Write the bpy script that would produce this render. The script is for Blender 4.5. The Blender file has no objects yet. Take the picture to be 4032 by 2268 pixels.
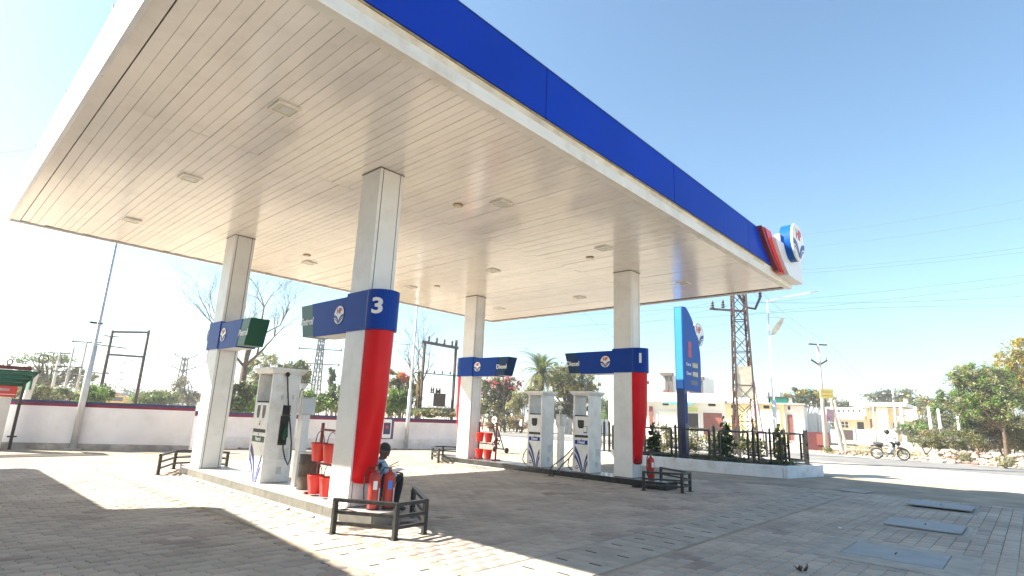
import bpy, math, random
import numpy as np
from mathutils import Vector, Matrix, noise as mnoise
R = math.radians
random.seed(7); rng = np.random.default_rng(7)
sc = bpy.context.scene
col = sc.collection

# ------------------------------------------------------------------ camera, sky, sun, exposure
CAM = Vector((-0.96186, -4.8825, 1.59081)); FPX = 2171.45
RT = Vector((0.67463, -0.73706, 0.04022)); UP = Vector((-0.19218, -0.12276, 0.97365)); FW = Vector((0.7127, 0.66458, 0.22447))
cd = bpy.data.cameras.new('camera'); cam = bpy.data.objects.new('camera', cd); col.objects.link(cam)
cd.sensor_width = 36; cd.lens = FPX / 4032 * 36; cd.clip_start = 0.05; cd.clip_end = 3000
cam.matrix_world = Matrix(((RT.x, UP.x, -FW.x, CAM.x), (RT.y, UP.y, -FW.y, CAM.y), (RT.z, UP.z, -FW.z, CAM.z), (0, 0, 0, 1)))
sc.camera = cam
SUN = Vector((-0.79, 0.96, 1.0)).normalized()
w = bpy.data.worlds.new('World'); sc.world = w; w.use_nodes = True
nt = w.node_tree; bg = nt.nodes['Background']; sky = nt.nodes.new('ShaderNodeTexSky')
sky.sky_type = 'NISHITA'; sky.sun_disc = False
sky.sun_elevation = math.asin(SUN.z); sky.sun_rotation = math.atan2(SUN.x, SUN.y)
sky.altitude = 0; sky.air_density = 1.0; sky.dust_density = 1.2; sky.ozone_density = 1.0
tint = nt.nodes.new('ShaderNodeMix'); tint.data_type = 'RGBA'; tint.blend_type = 'MULTIPLY'; tint.inputs[0].default_value = 1.0; tint.inputs[7].default_value = (0.79, 0.99, 1.02, 1)
nt.links.new(sky.outputs[0], tint.inputs[6]); nt.links.new(tint.outputs[2], bg.inputs[0]); bg.inputs[1].default_value = 0.066
sd = bpy.data.lights.new('sun', 'SUN'); sd.energy = 5.0; sd.angle = R(0.55); sd.color = (1.0, 0.92, 0.79)
so = bpy.data.objects.new('sun', sd); col.objects.link(so); so.rotation_euler = SUN.to_track_quat('Z', 'Y').to_euler(); so.location = (0, 0, 40)
sc.view_settings.view_transform = 'Standard'; sc.view_settings.look = 'None'
sc.view_settings.exposure = 2.05; sc.view_settings.gamma = 1.0; sc.view_settings.use_curve_mapping = False
sc.render.engine = 'CYCLES'
sc.cycles.max_bounces = 8; sc.cycles.diffuse_bounces = 4; sc.cycles.glossy_bounces = 3; sc.cycles.transparent_max_bounces = 6

def at(px, py, d):
    """point on the line of sight of photo pixel (px, py), d metres away along the ground"""
    r = FW + RT * ((px - 2016) / FPX) - UP * ((py - 1134) / FPX)
    r = r / math.hypot(r.x, r.y)
    return CAM + r * d

# ------------------------------------------------------------------ materials
def lin(c):
    return tuple((x / 12.92 if x <= 0.04045 else ((x + 0.055) / 1.055) ** 2.4) for x in c)
def pm(name, c, rough=0.6, metal=0.0, var=0.12, scale=5.0, bump=0.0, bscale=60.0, dirt=None, dscale=2.0, damt=0.5, coat=0.0, spec=None, rnd=0.0, isl=0.0):
    m = bpy.data.materials.new(name); m.use_nodes = True
    n = m.node_tree.nodes; l = m.node_tree.links; b = n['Principled BSDF']
    b.inputs['Roughness'].default_value = rough; b.inputs['Metallic'].default_value = metal
    if coat: b.inputs['Coat Weight'].default_value = coat; b.inputs['Coat Roughness'].default_value = 0.12
    if spec is not None: b.inputs['Specular IOR Level'].default_value = spec
    geo = n.new('ShaderNodeNewGeometry')
    tx = n.new('ShaderNodeTexNoise'); tx.inputs['Scale'].default_value = scale; tx.inputs['Detail'].default_value = 6
    l.new(geo.outputs['Position'], tx.inputs['Vector'])
    rp = n.new('ShaderNodeValToRGB')
    rp.color_ramp.elements[0].position = 0.3; rp.color_ramp.elements[1].position = 0.72
    rp.color_ramp.elements[0].color = (*[x * (1 - var) for x in c], 1); rp.color_ramp.elements[1].color = (*[min(1, x * (1 + var)) for x in c], 1)
    l.new(tx.outputs[0], rp.inputs[0]); out = rp.outputs[0]
    if dirt is not None:
        t2 = n.new('ShaderNodeTexNoise'); t2.inputs['Scale'].default_value = dscale; t2.inputs['Detail'].default_value = 9; t2.inputs['Roughness'].default_value = 0.7
        l.new(geo.outputs['Position'], t2.inputs['Vector'])
        r2 = n.new('ShaderNodeValToRGB'); r2.color_ramp.elements[0].position = 0.48; r2.color_ramp.elements[1].position = 0.75
        r2.color_ramp.elements[1].color = (damt, damt, damt, 1)
        l.new(t2.outputs[0], r2.inputs[0])
        mx = n.new('ShaderNodeMix'); mx.data_type = 'RGBA'
        l.new(r2.outputs[0], mx.inputs[0]); l.new(out, mx.inputs[6]); mx.inputs[7].default_value = (*dirt, 1); out = mx.outputs[2]
    if rnd or isl:
        hs = n.new('ShaderNodeHueSaturation'); ma = n.new('ShaderNodeMath'); ma.operation = 'ADD'
        oi = n.new('ShaderNodeObjectInfo')
        if isl: l.new(geo.outputs['Random Per Island'], ma.inputs[0])
        else: ma.inputs[0].default_value = 0
        if rnd: l.new(oi.outputs['Random'], ma.inputs[1])
        else: ma.inputs[1].default_value = 0
        fr = n.new('ShaderNodeMath'); fr.operation = 'FRACT'; l.new(ma.outputs[0], fr.inputs[0])
        mr = n.new('ShaderNodeMapRange'); k = max(rnd, isl); mr.inputs[3].default_value = 1 - k; mr.inputs[4].default_value = 1 + k
        l.new(fr.outputs[0], mr.inputs[0]); l.new(mr.outputs[0], hs.inputs['Value']); l.new(out, hs.inputs['Color']); out = hs.outputs[0]
    l.new(out, b.inputs['Base Color'])
    if bump:
        t3 = n.new('ShaderNodeTexNoise'); t3.inputs['Scale'].default_value = bscale; t3.inputs['Detail'].default_value = 5
        l.new(geo.outputs['Position'], t3.inputs['Vector'])
        bp = n.new('ShaderNodeBump'); bp.inputs['Strength'].default_value = bump; bp.inputs['Distance'].default_value = 0.02
        l.new(t3.outputs[0], bp.inputs['Height']); l.new(bp.outputs[0], b.inputs['Normal'])
    return m
def leafm(name, c, var=0.4, tr=0.4):
    m = bpy.data.materials.new(name); m.use_nodes = True
    n = m.node_tree.nodes; l = m.node_tree.links; b = n['Principled BSDF']
    b.inputs['Roughness'].default_value = 0.55
    geo = n.new('ShaderNodeNewGeometry'); hs = n.new('ShaderNodeHueSaturation'); hs.inputs['Color'].default_value = (*c, 1)
    mr = n.new('ShaderNodeMapRange'); mr.inputs[3].default_value = 1 - var; mr.inputs[4].default_value = 1 + var
    l.new(geo.outputs['Random Per Island'], mr.inputs[0]); l.new(mr.outputs[0], hs.inputs['Value'])
    l.new(hs.outputs[0], b.inputs['Base Color'])
    t = n.new('ShaderNodeBsdfTranslucent'); l.new(hs.outputs[0], t.inputs[0])
    mx = n.new('ShaderNodeMixShader'); mx.inputs[0].default_value = tr
    l.new(b.outputs[0], mx.inputs[1]); l.new(t.outputs[0], mx.inputs[2]); l.new(mx.outputs[0], n['Material Output'].inputs[0])
    return m
M = {}
M['paver'] = pm('paver_block', (0.42, 0.36, 0.295), 0.85, var=0.2, scale=0.8, bump=0.12, bscale=150, dirt=(0.25, 0.20, 0.165), dscale=0.9, damt=0.5, rnd=0.10, isl=0.10)
M['paver_red'] = pm('red_tinted_paver', (0.35, 0.285, 0.24), 0.85, var=0.22, scale=1.5, bump=0.25, bscale=220, dirt=(0.2, 0.15, 0.13), dscale=1.3, damt=0.6, rnd=0.1, isl=0.1)
M['bed'] = pm('bedding_sand', (0.33, 0.275, 0.205), 0.95, var=0.25, scale=1.2, bump=0.3, bscale=90, dirt=(0.16, 0.14, 0.12), dscale=0.35, damt=0.5)
M['joint'] = pm('dark_joint_sand', (0.11, 0.088, 0.07), 0.95, var=0.3, scale=2.0)
M['farpave'] = pm('far_paving', (0.31, 0.275, 0.225), 0.9, var=0.25, scale=0.35, bump=0.3, bscale=12, dirt=(0.24, 0.21, 0.18), dscale=1.6, damt=0.7)
M['ground'] = pm('dusty_ground', (0.47, 0.40, 0.30), 0.95, var=0.25, scale=0.25, bump=0.4, bscale=9, dirt=(0.27, 0.235, 0.17), dscale=0.12, damt=0.7)
M['shoulder'] = pm('pale_shoulder', (0.45, 0.40, 0.32), 0.9, var=0.2, scale=0.5, bump=0.2, bscale=15, dirt=(0.30, 0.265, 0.22), dscale=0.4, damt=0.6)
M['asphalt'] = pm('asphalt', (0.17, 0.165, 0.16), 0.85, var=0.2, scale=0.8, bump=0.2, bscale=40, dirt=(0.27, 0.25, 0.21), dscale=0.3, damt=0.5)
M['conc'] = pm('concrete_slab', (0.38, 0.345, 0.29), 0.85, var=0.15, scale=4, bump=0.2, bscale=120, dirt=(0.2, 0.18, 0.16), dscale=3, damt=0.5, rnd=0.1)
M['slot'] = pm('dark_gap', (0.03, 0.028, 0.025), 0.9)
M['plate'] = pm('grey_steel_cover', (0.27, 0.28, 0.285), 0.55, metal=0.0, var=0.12, scale=3, bump=0.1, bscale=80, dirt=(0.28, 0.26, 0.23), dscale=2.5, damt=0.6)
M['stone'] = pm('grey_kerb_stone', (0.165, 0.16, 0.14), 0.55, var=0.2, scale=7, dirt=(0.13, 0.12, 0.1), dscale=9, damt=0.6, rnd=0.18)
M['granite'] = pm('black_granite', (0.028, 0.03, 0.03), 0.18, var=0.3, scale=12, dirt=(0.09, 0.085, 0.075), dscale=3, damt=0.5, rnd=0.2)
M['toptile'] = pm('pale_floor_tile', (0.42, 0.41, 0.40), 0.28, var=0.12, scale=5, dirt=(0.28, 0.25, 0.22), dscale=2.5, damt=0.6, rnd=0.08)
M['toptile2'] = pm('dark_floor_tile', (0.16, 0.16, 0.165), 0.2, var=0.15, scale=5, dirt=(0.25, 0.23, 0.2), dscale=2.5, damt=0.5, rnd=0.1)
M['soffit'] = pm('soffit_slat', (0.86, 0.80, 0.725), 0.17, var=0.03, scale=1.5, bump=0.015, bscale=5, dirt=(0.52, 0.46, 0.38), dscale=2.4, damt=0.3, rnd=0.03, spec=0.8)
M['gap'] = pm('soffit_gap', (0.16, 0.12, 0.09), 0.9)
M['white'] = pm('white_cladding', (0.80, 0.80, 0.79), 0.35, var=0.04, scale=2, dirt=(0.62, 0.60, 0.56), dscale=3, damt=0.45, rnd=0.02)
M['colwhite'] = pm('column_cladding', (0.80, 0.785, 0.75), 0.42, var=0.05, scale=2, dirt=(0.55, 0.52, 0.47), dscale=2.2, damt=0.5)
M['cornice'] = pm('cream_cornice', (0.80, 0.76, 0.68), 0.4, var=0.05, scale=2, dirt=(0.42, 0.33, 0.2), dscale=1.3, damt=0.55)
M['stain'] = pm('rain_stained_cream', (0.72, 0.64, 0.50), 0.5, var=0.25, scale=1.2, dirt=(0.36, 0.26, 0.13), dscale=2.2, damt=0.8)
M['dirtline'] = pm('rusty_drip_edge', (0.36, 0.27, 0.15), 0.8, var=0.4, scale=5, dirt=(0.12, 0.08, 0.04), dscale=8, damt=0.8)
M['blue'] = pm('royal_blue_panel', (0.0, 0.036, 0.40), 0.40, var=0.10, scale=0.5, bump=0.02, bscale=1.5, dirt=(0.0, 0.05, 0.34), dscale=1.3, damt=0.5, spec=0.08, rnd=0.05)
M['bandblue'] = pm('sign_band_blue', (0.0, 0.042, 0.29), 0.42, var=0.08, scale=2, spec=0.12)
M['navy'] = pm('navy', (0.012, 0.028, 0.11), 0.35, var=0.1, scale=2, coat=0.2)
M['stripeblue'] = pm('stripe_blue', (0.015, 0.03, 0.19), 0.4, var=0.05)
M['green'] = pm('petrol_green', (0.002, 0.07, 0.035), 0.4, var=0.08, scale=2, spec=0.35)
M['dieselblue'] = pm('diesel_blue', (0.0, 0.032, 0.11), 0.42, var=0.08, scale=2, spec=0.2)
M['red'] = pm('red_panel', (0.70, 0.002, 0.008), 0.3, var=0.08, scale=2, spec=0.2)
M['redpaint'] = pm('red_paint', (0.50, 0.022, 0.012), 0.4, var=0.15, scale=8, dirt=(0.25, 0.05, 0.03), dscale=6, damt=0.5)
M['bucketred'] = pm('bucket_red', (0.60, 0.022, 0.010), 0.35, var=0.1, scale=8, rnd=0.06)
M['extred'] = pm('faded_extinguisher_red', (0.42, 0.04, 0.028), 0.35, var=0.12, scale=6)
M['darkred'] = pm('rust_red_frame', (0.20, 0.022, 0.018), 0.5, var=0.2, scale=9)
M['txtwhite'] = pm('white_letter', (0.82, 0.82, 0.80), 0.4, var=0.02)
M['txtred'] = pm('red_letter', (0.50, 0.03, 0.02), 0.4, var=0.02)
M['pump'] = pm('pump_white_paint', (0.82, 0.81, 0.78), 0.38, var=0.05, scale=4, dirt=(0.45, 0.38, 0.28), dscale=5, damt=0.45)
M['pumpgrey'] = pm('pump_grey_panel', (0.56, 0.56, 0.55), 0.45, var=0.08, scale=3)
M['black'] = pm('black_rubber', (0.012, 0.012, 0.012), 0.5, var=0.2)
M['screen'] = pm('dark_display', (0.02, 0.024, 0.026), 0.12, var=0.2, scale=20)
M['iron'] = pm('black_painted_iron', (0.018, 0.018, 0.017), 0.42, var=0.3, scale=6, dirt=(0.10, 0.09, 0.075), dscale=14, damt=0.5)
M['brown'] = pm('rusty_brown_drum', (0.085, 0.058, 0.04), 0.6, var=0.4, scale=6, dirt=(0.25, 0.2, 0.15), dscale=4, damt=0.5)
M['rust'] = pm('rusty_steel', (0.032, 0.015, 0.012), 0.75, var=0.4, scale=4, dirt=(0.07, 0.04, 0.03), dscale=3, damt=0.7)
M['darksteel'] = pm('dark_steel', (0.06, 0.05, 0.05), 0.6, var=0.3, scale=3)
M['galv'] = pm('galvanised_steel', (0.56, 0.56, 0.56), 0.42, metal=0.3, var=0.1, scale=4)
M['polec'] = pm('concrete_pole', (0.55, 0.50, 0.44), 0.85, var=0.15, scale=2, dirt=(0.35, 0.32, 0.28), dscale=1.5, damt=0.5)
M['wire'] = pm('line_wire', (0.12, 0.17, 0.24), 0.6)
M['wall'] = pm('lavender_white_plaster', (0.83, 0.81, 0.82), 0.85, var=0.06, scale=1.2, bump=0.35, bscale=9, dirt=(0.56, 0.53, 0.52), dscale=0.9, damt=0.5)
M['plinth'] = pm('stained_plinth', (0.40, 0.37, 0.34), 0.9, var=0.3, scale=2, dirt=(0.15, 0.13, 0.11), dscale=3, damt=0.8)
M['wallnavy'] = pm('wall_navy_stripe', (0.03, 0.04, 0.12), 0.7, var=0.12)
M['wallred'] = pm('wall_crimson_stripe', (0.22, 0.012, 0.045), 0.7, var=0.12)
M['whitewash'] = pm('whitewash', (0.76, 0.76, 0.77), 0.85, var=0.06, scale=2, bump=0.25, bscale=25, dirt=(0.45, 0.40, 0.32), dscale=3, damt=0.6)
M['housewhite'] = pm('house_white', (0.76, 0.75, 0.73), 0.85, var=0.06, scale=0.5, dirt=(0.55, 0.53, 0.5), dscale=0.5, damt=0.5)
M['yellow'] = pm('pale_yellow_wall', (0.78, 0.70, 0.40), 0.8, var=0.08, scale=0.6)
M['cream'] = pm('cream_yellow_wall', (0.74, 0.65, 0.46), 0.8, var=0.08, scale=0.6)
M['shutter'] = pm('brown_red_shutter', (0.20, 0.06, 0.042), 0.6, var=0.12, scale=2)
M['maroon'] = pm('maroon_wall', (0.10, 0.02, 0.02), 0.8, var=0.15)
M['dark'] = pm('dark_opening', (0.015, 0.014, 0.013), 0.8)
M['glass'] = pm('window_glass', (0.25, 0.30, 0.34), 0.1, var=0.1)
M['greennet'] = pm('green_shade_cloth', (0.03, 0.33, 0.22), 0.7, var=0.2, scale=2)
M['limegreen'] = pm('lime_sign', (0.45, 0.55, 0.04), 0.5)
M['poster_pink'] = pm('faded_poster', (0.46, 0.30, 0.34), 0.7, var=0.3, scale=3)
M['poster_cream'] = pm('cream_poster', (0.66, 0.58, 0.46), 0.7, var=0.25, scale=3)
M['tin'] = pm('green_tin', (0.01, 0.11, 0.06), 0.4, var=0.15, scale=4)
M['signblue'] = pm('price_sign_blue', (0.0, 0.075, 0.36), 0.4, var=0.06, spec=0.2)
M['signedge'] = pm('price_sign_sunlit_side', (0.03, 0.22, 0.72), 0.3, var=0.04)  # sign blue with the side's sunlight put into the colour; also a label blue
M['bark'] = pm('bark', (0.11, 0.075, 0.05), 0.9, var=0.35, scale=5, bump=0.5, bscale=30)
M['twig'] = pm('twig', (0.10, 0.08, 0.075), 0.9, var=0.3)
M['rock'] = pm('rubble_rock', (0.36, 0.29, 0.235), 0.9, var=0.3, scale=3, dirt=(0.3, 0.2, 0.14), dscale=2, damt=0.6, rnd=0.2)
M['soil'] = pm('planter_soil', (0.12, 0.10, 0.06), 0.95, var=0.4, scale=5, bump=0.5, bscale=20)
M['skin'] = pm('skin', (0.12, 0.06, 0.04), 0.55, var=0.08)
M['shirtblue'] = pm('pale_blue_shirt', (0.33, 0.46, 0.62), 0.8, var=0.06)
M['shirtwhite'] = pm('white_shirt', (0.74, 0.74, 0.74), 0.8, var=0.05)
M['trousers'] = pm('black_trousers', (0.012, 0.012, 0.014), 0.8)
M['hair'] = pm('black_hair', (0.008, 0.007, 0.006), 0.5)
M['paper'] = pm('paper', (0.78, 0.78, 0.78), 0.7, var=0.03)
M['chrome'] = pm('chrome', (0.6, 0.6, 0.6), 0.2, metal=1.0)
M['rubber'] = pm('tyre', (0.02, 0.02, 0.02), 0.8)
M['lamp'] = pm('lamp_glass', (0.62, 0.60, 0.46), 0.15, var=0.08, scale=20)
M['brass'] = pm('brass_ring', (0.38, 0.25, 0.10), 0.4, metal=0.4)
M['truck'] = pm('truck_yellow', (0.62, 0.33, 0.03), 0.5)
M['pinkflower'] = leafm('red_flower', (0.60, 0.03, 0.06), 0.3)
L_G = leafm('leaf_green', (0.085, 0.135, 0.028)); L_D = leafm('leaf_dark', (0.042, 0.068, 0.022)); L_Y = leafm('leaf_yellow', (0.36, 0.28, 0.035))
L_O = leafm('leaf_olive', (0.15, 0.15, 0.05)); L_B = leafm('leaf_bright', (0.15, 0.25, 0.04)); L_DRY = leafm('dry_grass', (0.34, 0.25, 0.12)); L_BR = leafm('leaf_brown', (0.10, 0.06, 0.04))
L_GR = leafm('leaf_grey', (0.22, 0.22, 0.15)); L_P = leafm('leaf_pale', (0.34, 0.33, 0.16))

# ------------------------------------------------------------------ object helpers
ORG = {}
def tag(o, label=None, cat=None, group=None, kind=None):
    if label: o['label'] = label
    if cat: o['category'] = cat
    if group: o['group'] = group
    if kind: o['kind'] = kind
    return o
def thing(name, loc, label, cat, group=None):
    o = bpy.data.objects.new(name, None); col.objects.link(o); o.location = loc; o.empty_display_size = 0.2
    ORG[o] = Vector(loc)
    return tag(o, label, cat, group)
class MB:
    def __init__(s): s.v = []; s.f = []; s.m = []
    def add(s, vs, fs, mi=0):
        b = len(s.v); s.v += [tuple(v) for v in vs]; s.f += [tuple(b + i for i in f) for f in fs]; s.m += [mi] * len(fs); return s
    def box(s, a, b, mi=0):
        x0, y0, z0 = a; x1, y1, z1 = b
        return s.add([(x0, y0, z0), (x1, y0, z0), (x1, y1, z0), (x0, y1, z0), (x0, y0, z1), (x1, y0, z1), (x1, y1, z1), (x0, y1, z1)],
                     [(0, 3, 2, 1), (4, 5, 6, 7), (0, 1, 5, 4), (1, 2, 6, 5), (2, 3, 7, 6), (3, 0, 4, 7)], mi)
    def bar(s, p, q, wx, wz=None, mi=0, up=(0, 0, 1)):
        p = Vector(p); q = Vector(q); d = (q - p).normalized(); u = Vector(up)
        if abs(d.dot(u)) > 0.98: u = Vector((1, 0, 0))
        r = d.cross(u).normalized(); u = r.cross(d).normalized(); wz = wx if wz is None else wz
        c = []
        for e in (p, q):
            for sx, sy in ((-1, -1), (1, -1), (1, 1), (-1, 1)): c.append(e + r * (sx * wx / 2) + u * (sy * wz / 2))
        return s.add(c, [(0, 1, 2, 3), (7, 6, 5, 4), (0, 4, 5, 1), (1, 5, 6, 2), (2, 6, 7, 3), (3, 7, 4, 0)], mi)
    def tube(s, pts, r, n=8, mi=0, cap=True):
        pts = [Vector(p) for p in pts]; rs = r if isinstance(r, (list, tuple)) else [r] * len(pts)
        vs = []; fs = []; prev = None
        for i, p in enumerate(pts):
            d = (pts[min(i + 1, len(pts) - 1)] - pts[max(i - 1, 0)]).normalized()
            if prev is None:
                u = Vector((0, 0, 1)) if abs(d.z) < 0.9 else Vector((1, 0, 0)); a = d.cross(u).normalized()
            else: a = (prev - d * prev.dot(d)).normalized()
            prev = a; b = d.cross(a)
            for k in range(n):
                t = 2 * math.pi * k / n; vs.append(p + (a * math.cos(t) + b * math.sin(t)) * rs[i])
        for i in range(len(pts) - 1):
            for k in range(n):
                fs.append((i * n + k, i * n + (k + 1) % n, (i + 1) * n + (k + 1) % n, (i + 1) * n + k))
        if cap: fs.append(tuple(range(n - 1, -1, -1))); fs.append(tuple((len(pts) - 1) * n + k for k in range(n)))
        return s.add(vs, fs, mi)
    def lathe(s, c, prof, n=16, mi=0, axis='z'):
        vs = []; fs = []
        for r, h in prof:
            for k in range(n):
                t = 2 * math.pi * k / n; x, y = r * math.cos(t), r * math.sin(t)
                vs.append((c[0] + x, c[1] + y, c[2] + h) if axis == 'z' else ((c[0] + x, c[1] + h, c[2] + y) if axis == 'y' else (c[0] + h, c[1] + x, c[2] + y)))
        for i in range(len(prof) - 1):
            for k in range(n): fs.append((i * n + k, i * n + (k + 1) % n, (i + 1) * n + (k + 1) % n, (i + 1) * n + k))
        fs.append(tuple(range(n - 1, -1, -1))); fs.append(tuple((len(prof) - 1) * n + k for k in range(n)))
        return s.add(vs, fs, mi)
    def prism(s, poly, o, r, u, d, mi=0):
        """polygon in the (r, u) plane at o, extruded along d"""
        o, r, u, d = Vector(o), Vector(r), Vector(u), Vector(d); n = len(poly)
        vs = [o + r * x + u * y for x, y in poly] + [o + r * x + u * y + d for x, y in poly]
        return s.add(vs, [tuple(range(n)), tuple(range(2 * n - 1, n - 1, -1))] + [(i, i + n, (i + 1) % n + n, (i + 1) % n) for i in range(n)], mi)
    def build(s, name, mats, parent=None, smooth=False, bevel=0.0, label=None):
        if not isinstance(mats, (list, tuple)): mats = [mats]
        me = bpy.data.meshes.new(name); org = ORG.get(parent, Vector((0, 0, 0))) if parent else Vector((0, 0, 0))
        me.from_pydata([(v[0] - org.x, v[1] - org.y, v[2] - org.z) for v in s.v], [], s.f)
        for m in mats: me.materials.append(m)
        if len(mats) > 1: me.polygons.foreach_set('material_index', s.m)
        fixn(me)
        if smooth: me.polygons.foreach_set('use_smooth', [True] * len(me.polygons))
        o = bpy.data.objects.new(name, me); col.objects.link(o)
        if parent: o.parent = parent
        ORG[o] = org
        if bevel:
            b = o.modifiers.new('bevel', 'BEVEL'); b.width = bevel; b.segments = 2; b.limit_method = 'ANGLE'
        if label: o['label'] = label
        return o
import bmesh
def fixn(me):
    bm = bmesh.new(); bm.from_mesh(me); bmesh.ops.recalc_face_normals(bm, faces=bm.faces); bm.to_mesh(me); bm.free()
def boxpart(name, a, b, mat, parent, bevel=0.0, label=None): return MB().box(a, b).build(name, mat, parent, bevel=bevel, label=label)
def link_copy(o, parent=None):
    c = o.copy(); col.objects.link(c)
    if parent: c.parent = parent
    ORG[c] = ORG.get(o, Vector())
    return c
def copy_tree(o, loc=None, rotz=None, label=None, parent=None):
    c = link_copy(o, parent)
    for ch in list(o.children): copy_tree(ch, parent=c)
    if loc is not None: c.location = loc; ORG[c] = Vector(loc)
    if rotz is not None: c.rotation_euler.z = rotz
    if label: c['label'] = label
    return c
def npmesh(name, V, groups, mats, parent=None, matidx=None, smooth=False):
    """groups: list of (faces array (n,k))"""
    me = bpy.data.meshes.new(name); V = np.asarray(V, dtype=np.float32)
    me.vertices.add(len(V)); me.vertices.foreach_set('co', V.ravel())
    lv = np.concatenate([g.ravel() for g in groups]).astype(np.int32)
    lt = np.concatenate([np.full(len(g), g.shape[1]) for g in groups]).astype(np.int32)
    ls = np.concatenate([[0], np.cumsum(lt)[:-1]]).astype(np.int32)
    me.loops.add(len(lv)); me.loops.foreach_set('vertex_index', lv)
    me.polygons.add(len(lt)); me.polygons.foreach_set('loop_start', ls); me.polygons.foreach_set('loop_total', lt)
    for m in (mats if isinstance(mats, (list, tuple)) else [mats]): me.materials.append(m)
    if matidx is not None: me.polygons.foreach_set('material_index', np.asarray(matidx, dtype=np.int32))
    if smooth: me.polygons.foreach_set('use_smooth', np.ones(len(lt), dtype=bool))
    me.update(calc_edges=True); me.validate()
    o = bpy.data.objects.new(name, me); col.objects.link(o)
    if parent: o.parent = parent; o.location = -ORG.get(parent, Vector())
    ORG[o] = Vector()
    return o
TXT = {}
def text_mesh(body, size, depth, bold=0.0):
    k = (body, size, depth, bold)
    if k not in TXT:
        cu = bpy.data.curves.new('t', 'FONT'); cu.body = body; cu.size = size; cu.extrude = depth / 2; cu.offset = bold
        cu.align_x = 'CENTER'; cu.align_y = 'CENTER'; cu.resolution_u = 3
        ob = bpy.data.objects.new('t', cu); col.objects.link(ob); bpy.context.view_layer.update()
        me = bpy.data.meshes.new_from_object(ob.evaluated_get(bpy.context.evaluated_depsgraph_get()))
        bpy.data.objects.remove(ob); TXT[k] = [tuple(v.co) for v in me.vertices], [tuple(p.vertices) for p in me.polygons]
        bpy.data.meshes.remove(me)
    return TXT[k]
def text(name, body, size, mat, parent, o, r, u, depth=0.008, bold=0.004, sx=1.0, shear=0.0):
    r, u, o = Vector(r), Vector(u), Vector(o); n = r.cross(u)
    vs, fs = text_mesh(body, size, depth, bold)
    return MB().add([o + r * (x * sx + shear * y) + u * y + n * z for x, y, z in vs], fs).build(name, mat, parent)
def arcpts(f, n=14): return [f(i / n) for i in range(n + 1)]
def bez(p0, p1, p2, n=12):
    return [((1 - t) ** 2 * p0[0] + 2 * t * (1 - t) * p1[0] + t * t * p2[0], (1 - t) ** 2 * p0[1] + 2 * t * (1 - t) * p1[1] + t * t * p2[1]) for t in [i / n for i in range(n + 1)]]
def band(c1, c2): return c1 + c2[::-1]
def logo(parent, o, r, u, rad, sy=1.0, tk=0.006, rim=True):
    """white round emblem, red letters over blue leaf strokes"""
    o, r, u = Vector(o), Vector(r), Vector(u); n = r.cross(u)
    disc = [(rad * math.cos(t), rad * sy * math.sin(t)) for t in [2 * math.pi * i / 32 for i in range(32)]]
    b = MB().prism(disc, o, r, u, n * tk)
    e = b.build('emblem_disc', M['txtwhite'], parent)
    m = MB()
    k = rad
    def sc_(pts): return [(x * k, y * k * sy) for x, y in pts]
    strokes = []
    for s in (-1, 1):
        strokes.append([(s * x, y) for x, y in band(bez((0.99, 0.04), (0.30, 0.06), (0.0, -0.72)), bez((0.96, -0.26), (0.40, -0.22), (0.0, -0.95)))])
        strokes.append([(s * x, y) for x, y in band(bez((0.86, -0.36), (0.42, -0.38), (0.10, -0.90)), bez((0.84, -0.44), (0.50, -0.46), (0.17, -0.93)))])
    for i, p in enumerate(strokes): m.prism(sc_(p), o + n * (tk + 0.0005 * (1 + i)), r, u, n * tk * 0.6)
    if rim:
        for i in range(32):
            a, c = disc[i], disc[(i + 1) % 32]
            m.prism([a, c, (c[0] * 1.06, c[1] * 1.06), (a[0] * 1.06, a[1] * 1.06)], o, r, u, n * tk * 1.2)
    m.build('emblem_leaf', M['stripeblue'], e)
    text('emblem_letters', 'HP', rad * 0.78, M['txtred'], e, o + n * (tk + 0.002) + u * (rad * sy * 0.42), r, u, 0.004, rad * 0.035)
    return e

NX = (0, -1, 0)   # reading direction on a face that looks towards -x
UZ = (0, 0, 1)
PX = (1, 0, 0)    # reading direction on a face that looks towards -y

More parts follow.
